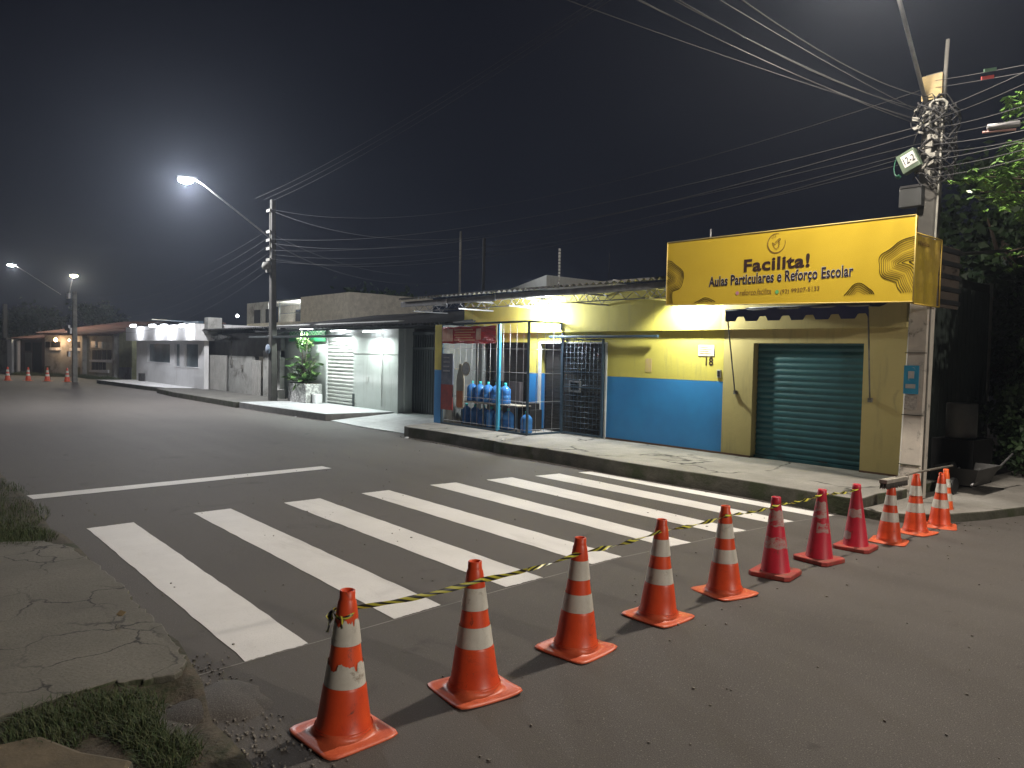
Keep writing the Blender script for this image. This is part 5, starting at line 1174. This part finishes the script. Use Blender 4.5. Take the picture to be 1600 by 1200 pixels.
for i, px in enumerate((208, 238, 256, 285)):
    l = FY(px, 509, 10.55); t = thing('floodlight', l, ['white floodlight at the left corner of the white house parapet', 'white floodlight left of the middle above the white house parapet', 'white floodlight right of the middle above the white house parapet', 'white floodlight at the right end of the white house parapet'][i], 'floodlight', 'floodlights above the white house parapet')
    m_ = MB(); m_.obox(l, (.36, 0, 0), (0, .06, 0), (0, 0, .055)); m_.build('lens', white_glow, t, .02); m_ = MB(); m_.obox(l+Vector((0, .0, .09)), (.40, 0, 0), (0, .08, 0), (0, 0, .02)); m_.tube([l+Vector((0, 0, .1)), Vector((l.x, 10.98, l.z+.02))], .02, 6); m_.build('bracket', M['black'], t)
    light('lamp_light', l+Vector((0, -.02, -.12)), 42, (.93, .93, 1), .08, parent=t)
m_ = MB(); a = FY(238, 499, 11.2); b_ = FY(303, 503, 11.2); m_.tube([a, b_], .03, 6); m_.box((hx1-2.0, 11.1, 3.13), (hx1+.2, 11.3, 3.24)); m_.build('roof_rail', M['bluemetal'], wh)
# ------------------------------------------------------------------ upper storey house behind
uh = thing('upper_house', (-48, 22, 0), 'two storey plain house behind the low roofs with a lit balcony', 'building')
ua, ub, uc, ud = FY(386, 470, 22).x, FY(470, 462, 22).x, FY(547, 458, 22).x, FY(437, 465, 22).x
m_ = MB(); m_.box((ua, 24.5, 0), (uc, 28, 5.6)); m_.box((ub, 22, 0), (uc, 24.5, 5.62)); m_.box((ua, 22, 0), (ub, 24.5, 4.0)); m_.build('wall', mat('beige_plaster', (.70, .65, .54), .85), uh)
m_ = MB(); m_.box((ud-2, 24.42, 4.0), (ub-.01, 24.49, 5.44)); m_.build('lit_wall', M['white'], uh)
m_ = MB(); m_.box((ua, 22.0, 5.45), (ub-.003, 24.5, 5.55)); m_.box((ua, 22.0, 4.01), (ud-2, 22.1, 5.448)); m_.build('balcony_wall', M['dirtywall'], uh)
m_ = MB()
for px in (398, 416): q = FY(px, 485, 22).x; m_.box((q, 21.95, 4.02), (q+1.1, 21.99, 5.0))
m_.box((FY(455, 485, 24).x, 24.34, 4.02), (FY(455, 485, 24).x+1.0, 24.41, 5.1)); m_.build('door', M['darkness'], uh)
m_ = MB()
for q in (0, 5): m_.tube([(ud+q*(ub-ud)/5-.1, 22.05, 4.0), (ud+q*(ub-ud)/5-.1, 22.05, 5.45)], .03, 6)
m_.tube([(ud, 22.05, 4.6), (ub, 22.05, 4.6)], .03, 6); m_.build('railing', M['greygate'], uh)
gulb(tuple(Vector((ud+2, 23.2, 5.25))), 'white bulb lighting the upstairs balcony', .12, white_glow, 1500, LW)
gulb(tuple(FY(371, 494, 20)), 'tiny white light over the dark roofs left of the balcony house', .10, white_glow, 5, LW)
# ------------------------------------------------------------------ far houses at the end of the street
def seg(mb, pxa, pya, pxb, pyb, ztop_px, th=.25, z0=-.1, za=None, mi=0, off=0):
    a = G(pxa, pya); b_ = G(pxb, pyb); d = (b_-a); d.z = 0; n = Vector((-d.y, d.x, 0)).normalized()
    if n.dot(a) < 0: n = -n
    def zt(p, px, py): 
        r_ = ray(px, py); k = math.hypot(p.x, p.y)/math.hypot(r_.x, r_.y); return HC+r_.z*k
    z1a, z1b = zt(a, pxa, ztop_px), zt(b_, pxb, ztop_px); zz0 = z0 if za is None else zt(a, pxa, za)
    a = a-n*off; b_ = b_-n*off
    m0 = len(mb.v); mb.v += [(a.x, a.y, zz0), (b_.x, b_.y, zz0), (b_.x+n.x*th, b_.y+n.y*th, zz0), (a.x+n.x*th, a.y+n.y*th, zz0), (a.x, a.y, z1a), (b_.x, b_.y, z1b), (b_.x+n.x*th, b_.y+n.y*th, z1b), (a.x+n.x*th, a.y+n.y*th, z1a)]
    for f in ((0,3,2,1),(4,5,6,7),(0,1,5,4),(1,2,6,5),(2,3,7,6),(3,0,4,7)): mb.f.append(tuple(m0+i for i in f)); mb.m.append(mi); mb.sm.append(False)
def tilt_roof(name, pxa, pya, pxb, pyb, zpx, rise, depth, m, parent, over=.5):
    a = G(pxa, pya); b_ = G(pxb, pyb); d = (b_-a); n = Vector((-d.y, d.x, 0)).normalized()
    if n.dot(a) < 0: n = -n
    k = math.hypot(a.x, a.y); r_ = ray(pxa, zpx); z = HC+r_.z*k/math.hypot(r_.x, r_.y)
    m_ = MB(); A0, B0 = a-n*over, b_-n*over; A1, B1 = a+n*depth, b_+n*depth; nn = 30
    for i in range(nn):
        f0, f1 = i/nn, (i+.5)/nn; f2 = (i+1)/nn
        for g0, g1, h0, h1 in ((f0, f1, 0, .07), (f1, f2, .07, 0)):
            p, q, r2, s2 = A0.lerp(B0, g0), A0.lerp(B0, g1), A1.lerp(B1, g1), A1.lerp(B1, g0)
            m_.face([(p.x, p.y, z+h0), (q.x, q.y, z+h1), (r2.x, r2.y, z+rise+h1), (s2.x, s2.y, z+rise+h0)])
            m_.face([(p.x, p.y, z+h0-.1), (q.x, q.y, z+h1-.1), (q.x, q.y, z+h1), (p.x, p.y, z+h0)])
    m_.face([(A0.x, A0.y, z-.1), (B0.x, B0.y, z-.1), (B1.x, B1.y, z+rise-.1), (A1.x, A1.y, z+rise-.1)])
    return m_.build(name, m, parent)
clay = mat('clay_tiles', (.10, .042, .032), .9, (.06, .03, .026), 2, (.05, .03, .025), 1, .5, .7)
fa = thing('tiled_house', (-55, 12, 0), 'far cream house with red tiled roof and two rows of window grilles', 'building')
cream = mat('cream_wall', (.50, .49, .40), .85, (.42, .40, .32), 1, (.13, .12, .08), .8, .5, .7)
m_ = MB(); seg(m_, 133, 588.5, 186, 592.5, 521, 5); m_.build('wall', cream, fa)
for (x0_, x1_, y0_, y1_) in ((145, 176, 547, 562), (144, 167, 566, 578)):
    m_ = MB(); n = 4
    for k in range(n):
        xa, xb = x0_+(x1_-x0_)*k/n, x0_+(x1_-x0_)*(k+.82)/n; seg(m_, xa, 588.5+(xa-133)*.075, xb, 588.5+(xb-133)*.075, y0_, .02, za=y1_, off=.04)
    m_.build('window_grille', M['darkness'], fa)
m_ = MB(); seg(m_, 143, 589.2, 178, 591.9, 562, .1, za=565, off=.15); seg(m_, 143, 589.2, 172, 591.4, 578, .1, za=581, off=.15); m_.build('ledge', M['white'], fa)
m_ = MB(); seg(m_, 144, 589.3, 151, 589.9, 533, .06, za=543, off=.08); seg(m_, 155, 590.1, 161, 590.6, 534, .06, za=544, off=.08); seg(m_, 176, 591.7, 182, 592.2, 560, .1, za=566, off=.1); m_.build('meter_box', M['whitemetal'], fa)
m_ = MB(); seg(m_, 132, 588.4, 135, 588.7, 521, .4, off=.25); seg(m_, 182, 592, 185, 592.3, 521, .4, off=.25); m_.build('pillar', M['dirtywall'], fa)
tilt_roof('roof', 128, 588, 192, 593, 523, 1.0, 7, clay, fa, .6)
yh_ = thing('yellow_green_house', (-50, 12, 0), 'strip of pale yellow-green wall between the white house and the tiled house', 'building')
m_ = MB(); seg(m_, 186, 592.5, 206, 594, 519, 3); m_.build('wall', mat('pale_yellow_green', (.44, .44, .25), .85), yh_)
m_ = MB(); seg(m_, 186, 592.5, 206, 594, 574, .02, off=.03); m_.build('stained_base', M['dirtywall'], yh_)
w5 = thing('bulb_house', (-58, 10.5, 0), 'far white walled house with a small barred window and a warm bulb', 'building')
m_ = MB(); seg(m_, 70, 586, 133, 588.5, 524, 4); m_.build('wall', M['dirtywall'], w5)
for q_ in ((113, 587.7, 130, 588.4), (72, 586.1, 79, 586.4), (81, 586.4, 94, 587)):
    m_ = MB(); seg(m_, *q_, 534, .03, za=543, off=.04); m_.build('window', M['darkness'], w5)
m_ = MB(); seg(m_, 111, 587.6, 132, 588.5, 544, .15, za=548, off=.12); seg(m_, 80, 586.4, 95, 587, 543, .15, za=547, off=.12); m_.build('sill', M['white'], w5)
m_ = MB(); seg(m_, 110, 587.5, 132, 588.5, 574, .02, off=.05); seg(m_, 70, 586, 100, 587, 572, .02, off=.05); m_.build('stained_base', mat('green_stain', (.14, .15, .09), .9), w5)
tilt_roof('roof', 66, 586, 134, 588.6, 521, 1.1, 7, clay, w5, .5)
dgx = thing('dark_gate_house', (-62, 8.5, 0), 'dim brown garage front with a clay roof between the white pillar and the bulb house', 'building')
m_ = MB(); seg(m_, 32, 584.2, 70, 586, 530, 4); m_.build('wall', mat('dim_brown_wall', (.07, .05, .04), .9), dgx)
m_ = MB(); seg(m_, 40, 584.6, 50, 585.1, 551, .03, off=.04); m_.build('door', mat('dim_grey_door', (.12, .11, .10), .8), dgx)
m_ = MB(); seg(m_, 40, 584.6, 49, 585.1, 535, .03, za=548, off=.04); seg(m_, 52, 585.2, 66, 585.9, 535, .03, off=.04); m_.build('opening', M['darkness'], dgx)
tilt_roof('roof', 28, 584, 70, 586, 529, .7, 5, clay, dgx, .5)
wp = thing('white_pillar_wall', (-65, 7.6, 0), 'short white wall with pillars at the far left of the street', 'wall')
m_ = MB(); seg(m_, 15, 583.3, 30, 584.2, 530, .3); m_.build('wall', M['dirtywall'], wp)
m_ = MB(); seg(m_, 15, 583.3, 22, 583.7, 530, .4, off=.15); seg(m_, 29, 584.1, 31, 584.2, 533, .4, off=.15); m_.build('pillar', M['white'], wp)
ew = thing('edge_wall', (-68, 7.4, 0), 'dark grey wall at the very left edge of the photo', 'wall')
m_ = MB(); seg(m_, -60, 578, 12, 583, 529, .3); m_.build('wall', M['dirtywall'], ew)
m_ = MB(); seg(m_, -60, 578, 12, 583, 528, .5, za=530, off=.08); m_.build('coping', M['darkroof'], ew)
q = G(87, 586.6); r_ = ray(87, 531); k = math.hypot(q.x, q.y)/math.hypot(r_.x, r_.y); bl = C0+r_*k*.985
gulb(tuple(bl), 'warm orange bulb on the wall of the far bulb house', .12, warm_glow, 30, (1, .68, .42))
r_ = ray(108, 531.5); gulb(tuple(C0+r_*k*.975), 'smaller warm bulb right of the distant pole', .07, warm_glow, 15, (1, .68, .42))
# dark trees behind the far houses
for i, (px, py, Y_, rad, sz) in enumerate(((60, 505, 16, (4.5, 3, 2.6), .5), (20, 510, 13, (4, 3, 2.2), .5), (150, 492, 20, (3.0, 3, 1.6), .4), (590, 485, 26, (3.0, 2.5, 1.3), .35), (1010, 400, 30, (0, 0, 0), 0))[:4]):
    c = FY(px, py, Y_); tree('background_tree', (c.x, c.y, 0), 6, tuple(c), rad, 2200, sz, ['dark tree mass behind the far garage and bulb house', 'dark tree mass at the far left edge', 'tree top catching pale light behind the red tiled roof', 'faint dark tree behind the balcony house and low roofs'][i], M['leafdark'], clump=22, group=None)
# ------------------------------------------------------------------ haze volume added to give the lamps a bloom-like glow
m_ = MB(); m_.box((-95, -12, -1.15), (22, 45, 13)); hz = m_.build('haze', None); hz['kind'] = 'stuff'; hz['label'] = 'thin haze volume added to make the street lamps glow'
hm = bpy.data.materials.new('glow_haze'); hm.use_nodes = True; hn_ = hm.node_tree; hn_.nodes.remove(hn_.nodes['Principled BSDF'])
pv = hn_.nodes.new('ShaderNodeVolumePrincipled'); pv.inputs['Color'].default_value = (.72, .82, 1, 1); pv.inputs['Density'].default_value = .0011; pv.inputs['Anisotropy'].default_value = .72
hn_.links.new(pv.outputs[0], hn_.nodes['Material Output'].inputs['Volume']); hz.data.materials.clear(); hz.data.materials.append(hm)
S.cycles.volume_bounces = 0; S.cycles.volume_max_steps = 32
